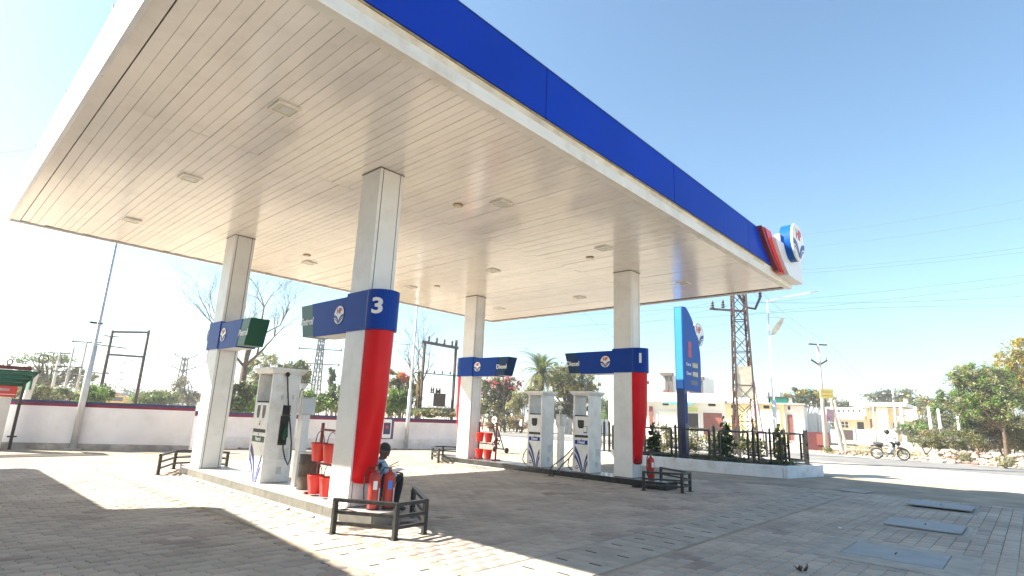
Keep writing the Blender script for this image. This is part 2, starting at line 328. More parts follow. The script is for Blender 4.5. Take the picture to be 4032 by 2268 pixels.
# ------------------------------------------------------------------ foliage helpers
def foliage(name, lobes, n, size, mats, parent, seed=0, K=26, sig=0.2, w=None, flat=1.0, asp=0.5):
    g = np.random.default_rng(seed); P = []; MI = []; tot = sum(l[1][0] * l[1][1] * l[1][2] for l in lobes) or 1
    for c, rad in lobes:
        c = np.array(c); rad = np.array(rad); share = rad.prod() / tot; k = max(3, int(K * share ** 0.7)); m = int(n * share)
        d = g.normal(size=(k, 3)); d /= np.linalg.norm(d, axis=1)[:, None]; cl = c + d * rad * g.uniform(0.35, 0.95, (k, 1)) ** 0.6
        ci = g.integers(0, k, m); P.append(cl[ci] + g.normal(size=(m, 3)) * rad * sig * g.uniform(0.5, 1.3, (k, 1))[ci])
        cm = g.choice(len(mats), k, p=w); mi = cm[ci]; sw = g.random(m) < 0.12; mi[sw] = g.choice(len(mats), sw.sum(), p=w); MI.append(mi)
    P = np.concatenate(P); MI = np.concatenate(MI); P[:, 2] = np.maximum(P[:, 2], 0.03); m = len(P)
    a = g.normal(size=(m, 3)); a[:, 2] *= flat; a /= np.linalg.norm(a, axis=1)[:, None]
    b = np.cross(a, g.normal(size=(m, 3))); b /= np.linalg.norm(b, axis=1)[:, None]
    s = size * g.uniform(0.5, 1.3, (m, 1)); nrm = np.cross(a, b) * s * 0.18
    V = np.stack([P - a * s, P + b * s * asp + nrm, P + a * s, P - b * s * asp + nrm], 1).reshape(-1, 3)
    F = np.arange(4 * m).reshape(m, 4); T = np.concatenate([F[:, [0, 1, 2]], F[:, [0, 2, 3]]])
    return npmesh(name, V, [T], mats, parent, np.concatenate([MI, MI]))
def limbs(mb, base, h, r, targets, g, lean=(0, 0)):
    base = Vector(base); top = base + Vector((lean[0], lean[1], h))
    mid = base.lerp(top, 0.5) + Vector((g.uniform(-.1, .1) * h * .3, g.uniform(-.1, .1) * h * .3, 0))
    mb.tube([base - Vector((0, 0, 0.05)), base + Vector((0, 0, 0.15 * h)), mid, top], [r * 1.3, r, r * 0.85, r * 0.65], 8)
    for t in targets:
        t = Vector(t); s = mid.lerp(top, g.uniform(0.3, 1)); m2 = s.lerp(t, 0.5) + Vector((g.uniform(-.15, .15), g.uniform(-.15, .15), g.uniform(0, .2))) * (t - s).length
        mb.tube([s, m2, t], [r * 0.5, r * 0.32, r * 0.08], 6)
def tree(name, base, h, lobes, n, size, mats, label, cat='tree', group=None, seed=0, w=None, r=0.15, K=26, sig=0.2, trunk_h=None, asp=0.5):
    t = thing(name, base, label, cat, group); g = random.Random(seed)
    L = [((base[0] + c[0], base[1] + c[1], base[2] + c[2]), rad) for c, rad in lobes]
    mb = MB(); limbs(mb, base, trunk_h or h * 0.45, r, [l[0] for l in L] + [(l[0][0] + g.uniform(-1, 1) * l[1][0] * .6, l[0][1] + g.uniform(-1, 1) * l[1][1] * .6, l[0][2] + g.uniform(0, 1) * l[1][2] * .6) for l in L for _ in range(3)], g)
    mb.build('trunk', M['bark'], t, smooth=True)
    foliage('crown', L, n, size, mats, t, seed, K, sig, w, asp=asp)
    return t
def bare_branches(mb, p, d, length, r, depth, g, spread=0.6):
    segs = 3; pts = [p]; rs = [r]
    for i in range(segs):
        d = (d + Vector((g.gauss(0, .14), g.gauss(0, .14), g.gauss(0.03, .1)))).normalized(); pts.append(pts[-1] + d * length / segs); rs.append(r * (1 - 0.45 * (i + 1) / segs))
    mb.tube(pts, rs, 6 if r > 0.03 else 3, cap=False)
    if depth == 0: return
    for k in range(g.choice((2, 3, 3))):
        q = pts[g.choice((2, 3, 3))]; nd = (d + Vector((g.gauss(0, spread), g.gauss(0, spread), g.gauss(0.1, spread * .7)))).normalized()
        bare_branches(mb, q, nd, length * g.uniform(0.6, 0.85), r * 0.55, depth - 1, g, spread)

# ================================================================== SETTING
def sheet(name, poly, z, mat, kind='structure', parent=None):
    return tag(MB().add([(x, y, z) for x, y in poly], [tuple(range(len(poly)))]).build(name, mat, parent), kind=kind)
sheet('ground', [(-900, -900), (900, -900), (900, 900), (-900, 900)], -0.03, M['ground'])
sheet('road_shoulder', [(19.5, -60), (31.2, -60), (31.2, 90), (19.5, 90)], -0.022, M['shoulder'])
sheet('road', [(31.0, -200), (38.6, -200), (38.6, 300), (31.0, 300)], -0.016, M['asphalt'])
sheet('road_verge', [(38.6, -60), (44.5, -60), (44.5, 90), (38.6, 90)], -0.024, M['shoulder'])
hills = MB()
for i in range(26):
    a = R(-34 + i * 1.6); d = 620; x = CAM.x + math.sin(a) * d; y = CAM.y + math.cos(a) * d
    hh = 17 * math.exp(-((i - 4) / 3.2) ** 2) + 9 * math.exp(-((i - 10) / 3.0) ** 2)
    hills.lathe((x, y, -1), [(34, 0), (26, hh * 0.5), (12, hh * 0.85), (2, hh)], 10)
tag(hills.build('hills', pm('hill_scrub', (0.22, 0.24, 0.26), 1.0)), kind='structure')

# --- forecourt of interlocking paving blocks
fc = thing('forecourt', (0, 0, 0), None, None); tag(fc, kind='structure')
MB().add([(x, y, -0.014) for x, y in [(-14, -14), (21.5, -14), (21.5, 17.4), (-14, 22)]], [(0, 1, 2, 3)]).build('bedding', M['bed'], fc)
jp = [(CAM.x - 1.5 * FW.x, CAM.y - 1.5 * FW.y)] + [(min(17.3, CAM.x + 17.3 * math.sin(R(47 + k))), min(17.0, CAM.y + 17.3 * math.cos(R(47 + k)))) for k in range(-52, 56, 4)]
MB().add([(x, y, -0.0055) for x, y in jp], [tuple(range(len(jp)))]).build('joint_sand', M['joint'], fc)
HOLES = [(2.53, 3.22, -1.35, 11.2), (2.53, 15.0, -1.35, -0.48), (3.58, 4.42, 2.0, 9.8), (11.55, 12.42, 1.72, 9.8), (7.42, 9.06, -4.22, -2.58), (10.8, 12.1, -3.95, -2.68), (14.25, 15.5, -3.85, -2.55)]
for hx0, hx1, hy0, hy1 in HOLES[:2] + HOLES[4:]:
    MB().add([(x, y, -0.0035 - 0.0004 * (hx0 > 2.5) - 0.0003 * (hx1 - hx0 > 5)) for x, y in ((hx0 - .14, hy0 - .1), (hx1 + .14, hy0 - .1), (hx1 + .14, hy1 + .1), (hx0 - .14, hy1 + .1))], [(0, 1, 2, 3)]).build('mortar_edging', M['conc'] if hx0 > 5 else M['bed'], fc)
PL, PW = 0.25, 0.185
LR, WR = PL, PW
def in_hole(x, y):
    return any(a - 0.05 < x < b + 0.05 and c - 0.03 < y < d + 0.03 for a, b, c, d in HOLES)
cand = []
for j in range(int(-8 / PW), int(17.2 / PW)):
    for i in range(int(-3 / PL), int(20.5 / PL)):
        x = (i + (0.5 if j % 2 else 0)) * PL; y = j * PW
        dx, dy = x - CAM.x, y - CAM.y; f = dx * 0.7313 + dy * 0.6820; s = dx * 0.6820 - dy * 0.7313; d = math.hypot(dx, dy)
        if f < 1.6 or abs(s) > f * 1.12 + 0.8 or d > 17.5: continue
        if in_hole(x, y) or (x > 17.4 and y > 0.4): continue
        cand.append((d, x, y, abs(s) < f * 0.98 and d > 2.55))
cand.sort(key=lambda c: (not c[3], c[0]))
G_ = 0.0032; AMP = 0.007
def zig(t): return AMP * (1 - 4 * abs(((t * 2 + 0.25) % 1) - 0.5))
def paver_outline():
    a = []; L, Wd = PL, PW
    for k in (0, 1 / 8, 3 / 8, 5 / 8, 7 / 8): a.append((-L / 2 + k * L, -Wd / 2 + zig(k)))
    a.append((L / 2, -Wd / 2)); a.append((L / 2 + 0.012, -Wd / 6)); a.append((L / 2 - 0.012, Wd / 6))
    for k in (1, 7 / 8, 5 / 8, 3 / 8, 1 / 8): a.append((-L / 2 + k * L, Wd / 2 + zig(k)))
    a.append((-L / 2, Wd / 2)); a.append((-L / 2 - 0.012, Wd / 6)); a.append((-L / 2 + 0.012, -Wd / 6))
    out = []
    for p in a:
        if not out or math.hypot(p[0] - out[-1][0], p[1] - out[-1][1]) > 1e-5: out.append(p)
    return out
ol = [(x * 0.978, y * 0.968) for x, y in paver_outline()]
G_ = 0.0042
rect = [(-PL / 2 + G_, -PW / 2 + G_), (PL / 2 - G_, -PW / 2 + G_), (PL / 2 - G_, PW / 2 - G_), (-PL / 2 + G_, PW / 2 - G_)]
def paver_tpl(o, ins):
    n = len(o); top = [(x * (1 - ins * 1.1), y * (1 - ins * 1.4), 0.0) for x, y in o]; bot = [(x, y, -0.0018) for x, y in o]; low = [(x, y, -0.02) for x, y in o]
    side = [(i + n, (i + 1) % n + n, (i + 1) % n, i) for i in range(n)] + [(i + 2 * n, (i + 1) % n + 2 * n, (i + 1) % n + n, i + n) for i in range(n)]
    return np.array(top + bot + low), np.array([list(range(n))]), np.array(side)
redpatch = lambda x, y: mnoise.noise(Vector((x * 0.9 + 3, y * 0.9, 0))) + 0.5 * mnoise.noise(Vector((x * 4, y * 4, 2))) > 0.42
pv, pt, ps = paver_tpl(ol, 0.007)
meP = []
for mm in ('paver', 'paver_red'):
    me = bpy.data.meshes.new('paving_block'); me.from_pydata([tuple(v) for v in pv], [], [tuple(f) for f in pt] + [tuple(f) for f in ps]); me.materials.append(M[mm]); fixn(me); meP.append(me)
for d, x, y, _ in cand[:300]:
    o = bpy.data.objects.new('paving_block', meP[1 if redpatch(x, y) else 0]); col.objects.link(o); o.parent = fc
    o.location = (x, y, random.gauss(0, 0.0012)); o.rotation_euler = (random.gauss(0, 0.003), random.gauss(0, 0.003), random.gauss(0, 0.004))
def pavers(cs, tpl, name):
    tv, tf, tsd = tpl; n = len(tv); C = np.array([[c[1], c[2]] for c in cs]); N = len(C); g = np.random.default_rng(3)
    th = g.normal(0, 0.005, N); V = np.repeat(tv[None], N, 0)
    x = V[:, :, 0] * np.cos(th)[:, None] - V[:, :, 1] * np.sin(th)[:, None] + C[:, 0:1]; y = V[:, :, 0] * np.sin(th)[:, None] + V[:, :, 1] * np.cos(th)[:, None] + C[:, 1:2]
    z = V[:, :, 2] + g.normal(0, 0.0013, N)[:, None] + V[:, :, 0] * g.normal(0, 0.003, N)[:, None] + V[:, :, 1] * g.normal(0, 0.003, N)[:, None]
    off = (np.arange(N) * n)[:, None, None]
    red = np.array([1 if redpatch(c[1], c[2]) else 0 for c in cs])
    o = npmesh(name, np.stack([x, y, z], 2).reshape(-1, 3), [(tf[None] + off).reshape(-1, tf.shape[1]), (tsd[None] + off).reshape(-1, 4)], [M['paver'], M['paver_red']], fc,
               np.concatenate([np.repeat(red, len(tf)), np.repeat(red, len(tsd))]))
    tag(o, kind='stuff')
rest = cand[300:]
pavers([c for c in rest if c[0] < 10.5], paver_tpl(ol, 0.012), 'paving_blocks')
pavers([c for c in rest if c[0] >= 10.5], paver_tpl(rect, 0.01), 'paving_blocks')

# --- trench covers along the canopy (slabs with lifting slots)
mbs = MB().box((-0.315, -0.285, -0.03), (0.315, 0.285, 0.004)); mbs.box((-0.2, -0.05, 0.0045), (-0.08, -0.02, 0.006), 1); mbs.box((0.09, 0.06, 0.0045), (0.21, 0.09, 0.006), 1)
proto = mbs.build('trench_cover', [M['conc'], M['slot']], fc)
first = True
for i in range(21):
    o = proto if first else link_copy(proto, fc); first = False
    o.location = (2.875, -0.18 + 0.585 * i, random.gauss(0, .002)); o.rotation_euler = (random.gauss(0, .003), random.gauss(0, .003), random.gauss(0, .006))
for i in range(21):
    o = link_copy(proto, fc); o.location = (2.85 + 0.585 * i, -0.915, random.gauss(0, .002)); o.scale = (1.33, 1, 1); o.rotation_euler = (random.gauss(0, .003), random.gauss(0, .003), R(90) + random.gauss(0, .006))
# --- manhole covers
for (x0, x1, y0, y1), (a0, a1, b0, b1), h, lab in [((7.43, 9.05, -4.21, -2.59), (7.85, 8.84, -3.88, -2.81), 0.006, 'nearest and largest grey steel cover set in a wide concrete frame'),
                                              ((10.82, 12.08, -3.93, -2.70), (10.93, 11.98, -3.83, -2.79), 0.035, 'middle grey steel cover, curled up at its left end, of the row'),
                                              ((14.28, 15.47, -3.83, -2.57), (14.38, 15.4, -3.75, -2.65), 0.06, 'farthest grey steel cover, standing a little proud of the paving')]:
    t = thing('manhole_cover', ((a0 + a1) / 2, (b0 + b1) / 2, 0), lab, 'manhole cover', 'covers over the tank chambers')
    m = MB()
    m.box((x0, y0, -0.03), (a0 - 0.012, y1, 0.005)).box((a1 + 0.012, y0, -0.03), (x1, y1, 0.005)).box((a0 - 0.012, y0, -0.03), (a1 + 0.012, b0 - 0.012, 0.005)).box((a0 - 0.012, b1 + 0.012, -0.03), (a1 + 0.012, y1, 0.005))
    m.build('frame', M['conc'], t); boxpart('pit_gap', (a0 - 0.011, b0 - 0.011, -0.03), (a1 + 0.011, b1 + 0.011, -0.008), M['slot'], t)
    p = MB().box((a0, b0, h - 0.02), (a1, b1, h)); p.build('plate', M['plate'], t)
    MB().tube([((a0 + a1) / 2 - 0.05, (b0 + b1) / 2, h), ((a0 + a1) / 2 - 0.04, (b0 + b1) / 2, h + 0.012), ((a0 + a1) / 2 + 0.04, (b0 + b1) / 2, h + 0.012), ((a0 + a1) / 2 + 0.05, (b0 + b1) / 2, h)], 0.006, 5).build('lifting_ring', M['slot'], t)

# ================================================================== CANOPY
HS = 5.548; CU, CV = 15.934, 11.951
can = thing('canopy', (CU / 2, CV / 2, HS), 'large flat canopy over the pumps with blue front fascia and white slatted soffit', 'canopy')
mA = MB().box((0, 0, 0), (0.1415, 3.872, 0.03)); mB_ = MB().box((0, 0, 0), (0.1415, 8.0, 0.03))
slatA = slatB = None
for i in range(106):
    x = 0.175 + i * 0.14722
    for k, (m, y) in enumerate(((mA, 0.002), (mB_, 3.876))):
        z = HS + random.gauss(0, 0.0012)
        src = slatA if k == 0 else slatB
        if src is None:
            o = m.build('soffit_slat', M['soffit'], None); o.parent = can
            if k == 0: slatA = o
            else: slatB = o
        else: o = link_copy(src, can)
        o.location = (x - CU / 2, y - CV / 2, z - HS); o.rotation_euler = (random.gauss(0, .0005), random.gauss(0, .006), 0)
boxpart('roof_deck', (0.02, 0.0, HS + 0.036), (CU - 0.02, CV - 0.02, HS + 0.14), M['gap'], can)
# side edge trim and fascia on the left (x = 0) with seams
boxpart('edge_trim', (0.004, 0.0, HS - 0.004), (0.158, CV - 0.01, HS + 0.03), M['soffit'], can)
ys = [-0.14, 3.15, 6.2, 9.25, CV + 0.05]
for a, b in zip(ys[:-1], ys[1:]): boxpart('side_fascia_panel', (-0.06, a + 0.006, HS - 0.03), (-0.002, b - 0.006, 6.45), M['white'], can, bevel=0.004)
for a, b in zip(ys[1:-1], ys[2:]): MB().bar((-0.07, a, 6.52), (-0.03, a, 6.3), 0.02).build('seam_clip', M['galv'], can)
xs = [-0.06, 4.0, 8.0, 12.0, CU + 0.06]
for a, b in zip(xs[:-1], xs[1:]): boxpart('rear_fascia_panel', (a + 0.006, CV + 0.052, HS - 0.03), (b - 0.006, CV + 0.11, 6.3), M['white'], can)
boxpart('shadow_gap', (-0.001, CV - 0.009, HS + 0.015), (CU, CV + 0.05, HS + 0.06), M['gap'], can)
for a, b in zip(ys[:-1], ys[1:]): boxpart('end_fascia_panel', (CU + 0.055, max(a, 0) + 0.006, HS - 0.03), (CU + 0.11, b - 0.006, 5.72), M['white'], can)
boxpart('shadow_gap', (CU - 0.02, 0.002, HS + 0.015), (CU + 0.054, CV - 0.01, HS + 0.06), M['gap'], can)
# cornice box along the front and blue fascia panels
x1c = 16.2
MB().prism([(0.0, HS - 0.006), (-0.15, HS - 0.006), (-0.158, HS + 0.02), (-0.158, HS + 0.12), (-0.17, HS + 0.2), (-0.19, HS + 0.25), (0.0, HS + 0.25)], (-0.06, 0, 0), (0, 1, 0), UZ, (x1c + 0.06, 0, 0)).build('cornice', M['cornice'], can)
MB().prism([(-0.1665, HS + 0.16), (-0.1735, HS + 0.2), (-0.197, HS + 0.252), (-0.16, HS + 0.252), (-0.1585, HS + 0.2), (-0.155, HS + 0.16)], (-0.06, 0, 0), (0, 1, 0), UZ, (13.9, 0, 0)).build('stained_strip', M['stain'], can)
boxpart('drip_edge', (-0.06, -0.205, HS + 0.236), (13.9, -0.158, HS + 0.262), M['dirtline'], can)
jx = [-0.06, 0.58, 4.6, 8.63, 12.65, 14.75]
for a, b in zip(jx[:-1], jx[1:]):
    boxpart('front_fascia_panel', (a + 0.007, -0.225, 5.815), (b - 0.007, -0.17, 6.62), M['blue'], can, bevel=0.004)
boxpart('fascia_backing', (-0.05, -0.168, 5.80), (14.7, -0.05, 6.60), M['navy'], can)
boxpart('parapet_capping', (-0.06, -0.232, 6.622), (13.6, -0.1, 6.635), M['navy'], can)
# corner emblem box
def curve_l(x0t, x0b, n=10, z0=5.62, z1=6.6):   # left edge of a swoosh: from top x0t to bottom x0b
    return bez((x0t, z1), (x0t + (x0b - x0t) * 0.38, z0 + (z1 - z0) * 0.42), (x0b, z0), n)
def swoosh(t, b, t2, b2, y, dp, mat, name, z0, z1):
    l = curve_l(t, b, 10, z0, z1); r_ = curve_l(t2, b2, 10, z0, z1)
    MB().prism(l + r_[::-1], (0, y, 0), (1, 0, 0), UZ, (0, dp, 0)).build(name, mat, can)
swoosh(13.28, 14.45, 13.5, 14.62, -0.34, 0.12, M['darkred'], 'red_swoosh_side', 5.70, 6.65)
swoosh(13.5, 14.62, 13.96, 14.92, -0.36, 0.14, M['red'], 'red_swoosh', 5.69, 6.655)
l = curve_l(14.0, 14.98, 10, 5.665, 6.5)
MB().prism(l + [(16.3, 5.665), (16.3, 6.5)], (0, -0.45, 0), (1, 0, 0), UZ, (0, 0.29, 0)).build('corner_sign_box', M['white'], can, bevel=0.004)
boxpart('corner_sign_box', (16.01, -0.155, 5.68), (16.295, 2.2, 6.49), M['white'], can)
dk = MB().lathe((15.22, -0.40, 6.62), [(0.53, 0.06), (0.53, -0.24), (0.515, -0.25)], 40, 0, 'y').build('emblem_box', M['signblue'], can, smooth=False)
ring = MB().lathe((15.22, -0.655, 6.62), [(0.545, 0.02), (0.545, -0.025), (0.50, -0.03)], 40, 0, 'y').build('emblem_rim', M['white'], can)
logo(can, (15.22, -0.688, 6.62), PX, UZ, 0.49, 1.0, 0.008, rim=False)
boxpart('fixing_bracket', (14.62, -0.38, 6.55), (14.72, -0.24, 6.78), M['white'], can)
# ceiling lights
def ceiling_light(x, y, label):
    t = thing('ceiling_light', (x, y, HS), label, 'ceiling light', 'square lights recessed in the canopy soffit')
    m = MB(); a = 0.16
    for (p, q) in (((-a, -a), (a, -a + 0.03)), ((-a, a - 0.03), (a, a)), ((-a, -a + 0.03), (-a + 0.03, a - 0.03)), ((a - 0.03, -a + 0.03), (a, a - 0.03))):
        m.box((x + p[0], y + p[1], HS - 0.032), (x + q[0], y + q[1], HS - 0.003))
    m.build('frame', M['cornice'], t); boxpart('lamp_glass', (x - 0.129, y - 0.129, HS - 0.024), (x + 0.129, y + 0.129, HS - 0.005), M['lamp'], t)
    boxpart('reflector', (x - 0.06, y - 0.08, HS - 0.028), (x + 0.07, y + 0.06, HS - 0.0245), M['galv'], t)
    return t
lx = {1.84: 'row by the left fascia', 6.12: 'row past the first columns', 9.67: 'row before the far columns', 13.85: 'row by the right end'}
ly = {2.1: 'nearest the blue front', 5.8: 'midway back', 9.55: 'nearest the rear edge'}
c0 = None
for x in lx:
    for y in ly:
        lab = 'square soffit light in the %s, %s' % (lx[x], ly[y])
        c0 = ceiling_light(x, y, lab) if c0 is None else copy_tree(c0, (x, y, HS), None, lab) and c0
rl = None
for x, y, lab in [(5.69, 2.85, 'small round soffit fitting right of the near column top'), (10.13, 2.82, 'small round soffit fitting left of column one'), (10.07, 8.71, 'small round soffit fitting left of column two'), (5.69, 8.88, 'small round soffit fitting right of the left column top')]:
    if rl is None:
        rl = thing('round_ceiling_fitting', (x, y, HS), lab, 'ceiling fitting', 'round fittings in the soffit')
        MB().lathe((x, y, HS), [(0.10, -0.003), (0.10, -0.02), (0.075, -0.024)], 20).build('ring', M['brass'], rl); MB().lathe((x, y, HS), [(0.06, -0.025), (0.05, -0.032)], 16).build('lens', M['lamp'], rl)
    else: copy_tree(rl, (x, y, HS), None, lab)

# ================================================================== PUMP ISLANDS
IZ = 0.18
def island(uc, wid, mat, top, black_at=None, na=1.97, q=0.16):
    t = thing('pump_island', (uc, 5.88, 0), None, None); tag(t, kind='structure')
    u0, u1 = uc - wid / 2, uc + wid / 2; va, vb = 2.52, 9.24; nb = 9.79
    pts = [(u0, va), (u0 + q, na), (u1 - q, na), (u1, va), (u1, vb), (u1 - q, nb), (u0 + q, nb), (u0, vb)]
    ins = [(x + (0.012 if x < uc else -0.012), y + (0.012 if y < 5 else -0.012)) for x, y in pts]
    MB().prism(ins, (0, 0, -0.02), (1, 0, 0), (0, 1, 0), (0, 0, IZ - 0.005)).build('core', M['conc'], t)
    for i in range(8):
        p = Vector((*pts[i], 0)); r_ = Vector((*pts[(i + 1) % 8], 0)); L = (r_ - p).length; n = max(1, round(L / 0.49)); d = (r_ - p) / L; nor = d.cross(Vector((0, 0, 1)))
        for k in range(n):
            a = p + d * (L * k / n + 0.003); b = p + d * (L * (k + 1) / n - 0.003); mm = mat
            if black_at and d.y < -0.9 and abs((a.y + b.y) / 2 - black_at) < 0.26: mm = M['granite']
            h = IZ - 0.012 + random.gauss(0, .001)
            MB().add([a - nor * 0.012, b - nor * 0.012, b + nor * 0.01, a + nor * 0.01] + [v + Vector((0, 0, h)) for v in (a - nor * 0.012, b - nor * 0.012, b + nor * 0.01, a + nor * 0.01)],
                     [(0, 3, 2, 1), (4, 5, 6, 7), (0, 1, 5, 4), (1, 2, 6, 5), (2, 3, 7, 6), (3, 0, 4, 7)]).build('kerb_tile', mm, t)
    y = na + 0.02
    while y < nb - 0.1:
        y2 = min(y + 0.6, nb - 0.01); e = 0.0
        s = q * max(0, (va - y) / (va - na)) if y < va else (q * max(0, (y2 - vb) / (nb - vb)))
        for a, b in ((u0 - 0.012 + s, uc - 0.002), (uc + 0.002, u1 + 0.012 - s)):
            boxpart('floor_tile', (a, y + 0.002, IZ - 0.008), (b, y2 - 0.002, IZ + random.gauss(0, .0006)), top, t)
        y = y2
    m = MB(); g = random.Random(5)
    for k in range(42):   # rough mortar fillet along the kerb foot
        yy = 2.5 + k * 0.16
        m.add([(u0 - 0.01, yy, 0.035), (u0 - 0.01, yy + 0.16, 0.035), (u0 - 0.05 - g.random() * 0.05, yy + 0.16, 0.001), (u0 - 0.05 - g.random() * 0.05, yy, 0.001)], [(0, 3, 2, 1)])
    m.build('mortar_fillet', M['conc'], t)
    return t
C1, C2 = 3.976, 11.976; V1, V2 = 2.876, 8.882
island(C1 + 0.02, 0.80, M['stone'], M['toptile'], 8.86)
island(C2, 0.80, M['granite'], M['toptile2'], None, 1.68, 0.10)

# ================================================================== COLUMNS
def column(uc, vc, sgn, num, word, endmat, label):
    """sgn: +1 = the fuel sign arm runs towards +y, red shield on the -y face; -1 the other way round"""
    t = thing('column', (uc, vc, IZ), label, 'column', 'canopy columns')
    a, b = 0.233, 0.27; z0, z1 = IZ, HS - 0.004
    boxpart('steel_core', (uc - a + 0.012, vc - b + 0.012, z0), (uc + a - 0.012, vc + b - 0.012, z1), M['slot'], t)
    for s in (-1, 1): boxpart('side_cladding', (min(uc + s * a, uc + s * (a - 0.011)), vc - b, z0), (max(uc + s * a, uc + s * (a - 0.011)), vc + b, z1 - 0.012), M['colwhite'], t)
    for s in (-1, 1):
        y0, y1 = sorted((vc + s * b, vc + s * (b - 0.011)))
        for (xa, xb) in ((uc - a + 0.0115, uc - a + 0.055), (uc - a + 0.07, uc + a - 0.07), (uc + a - 0.055, uc + a - 0.0115)):
            boxpart('face_cladding', (xa, y0, z0), (xb, y1, z1 - 0.012), M['colwhite'], t)
    boxpart('head_collar', (uc - a - 0.012, vc - b - 0.012, z1 - 0.011), (uc + a + 0.012, vc + b + 0.012, z1), M['gap'], t)
    f = lambda d: vc + d * sgn   # distance along the arm
    zb, zt = 2.80, 3.43
    # blue band, front is a shallow bow
    fr = [(uc - 0.262 * math.cos(math.pi * i / 16), f(-0.326 - 0.28 * math.sin(math.pi * i / 16))) for i in range(17)]
    pl = fr + [(uc + 0.262, f(0.30)), (uc - 0.262, f(0.30))]
    MB().prism(pl, (0, 0, zb), (1, 0, 0), (0, 1, 0), (0, 0, zt - zb)).build('sign_band', M['bandblue'], t)
    boxpart('band_joint', (uc - 0.2645, min(f(-0.326), f(-0.31)), zb + 0.002), (uc - 0.2622, max(f(-0.326), f(-0.31)), zt - 0.002), M['navy'], t)
    # arm and slanted end box
    za, ze = 2.785, 3.385
    MB().prism([(f(0.301), za), (f(0.301), ze), (f(1.49), ze), (f(1.33), za)], (uc - 0.245, 0, 0), (0, 1, 0), UZ, (0.42, 0, 0)).build('sign_arm', M['bandblue'], t)
    boxpart('arm_soffit', (uc - 0.225, min(f(0.31), f(1.28)), za - 0.004), (uc + 0.155, max(f(0.31), f(1.28)), za - 0.0005), M['pumpgrey'], t)
    MB().prism([(f(1.335), za + 0.02), (f(1.494), ze - 0.004), (f(1.90), ze - 0.004), (f(1.72), za + 0.02)], (uc - 0.238, 0, 0), (0, 1, 0), UZ, (0.406, 0, 0)).build('fuel_sign_box', endmat, t)
    yy = f(1.61)
    text('fuel_word', word, 0.19, M['txtwhite'] if word == 'Diesel' else M['txtwhite'], t, (uc - 0.243, yy, 3.07), NX, UZ, 0.006, 0.003, 0.95, 0.15 if word == 'Petrol' else 0)
    logo(t, (uc - 0.247, f(0.52), 3.10), NX, UZ, 0.152, 1.0, 0.006)
    # number
    nn = Vector((-0.80, -0.60 * sgn, 0)).normalized(); rd = Vector((0, 0, 1)).cross(nn)
    text('number', num, 0.34, M['txtwhite'], t, (uc - 0.203, f(-0.326 - 0.186), 3.15) if sgn > 0 else (uc - 0.203, f(-0.326 - 0.186), 3.13), rd, UZ, 0.03, 0.009, 1.2)
    # red shield: bowed in plan, profile swelling then tapering in
    hw = 0.222; rows = []
    for i in range(13):
        k = i / 12; z = zb - 0.004 - k * (zb - 0.56); pr = 0.275 - 0.055 * k - 0.20 * max(0, (k - 0.45) / 0.55) ** 1.3; w_ = hw - 0.02 * k
        rows.append([(uc - w_ * math.cos(math.pi * j / 10), f(-0.30 - max(0.02, pr) * math.sin(math.pi * j / 10) ** 0.9), z - 0.05 * k ** 6 * math.sin(math.pi * j / 10)) for j in range(11)])
    m = MB(); vs = [p for r_ in rows for p in r_] + [(p[0], f(-0.272), p[2]) for r_ in rows for p in (r_[0], r_[-1])]
    fs = [(i * 11 + j, i * 11 + j + 1, (i + 1) * 11 + j + 1, (i + 1) * 11 + j) for i in range(12) for j in range(10)]
    nb = 13 * 11
    for i in range(12): fs += [(i * 11, (i + 1) * 11, nb + 2 * (i + 1), nb + 2 * i), (i * 11 + 10, nb + 2 * i + 1, nb + 2 * i + 3, (i + 1) * 11 + 10)]
    fs += [tuple(range(12 * 11, 13 * 11)) + (nb + 25, nb + 24)]
    o = m.add(vs, fs).build('red_shield', M['red'], t)
    me = o.data; me.polygons.foreach_set('use_smooth', [i < 120 for i in range(len(me.polygons))])
    boxpart('base_shoe', (uc - a - 0.006, vc - b - 0.006, IZ + 0.001), (uc + a + 0.006, vc + b + 0.006, IZ + 0.012), M['gap'], t)
    return t
column(C1, V1, 1, '3', 'Petrol', M['green'], 'nearest white canopy column, numbered 3, with red shield and green petrol sign arm')
column(C1, V2, -1, '4', 'Petrol', M['green'], 'left white canopy column whose green petrol sign arm points towards the near column')
column(C2, V1, 1, '1', 'Diesel', M['dieselblue'], 'right white canopy column, numbered 1, with red shield and blue diesel sign arm')
column(C2, V2, -1, '2', 'Diesel', M['dieselblue'], 'far white canopy column, numbered 2, behind the rack of red buckets')
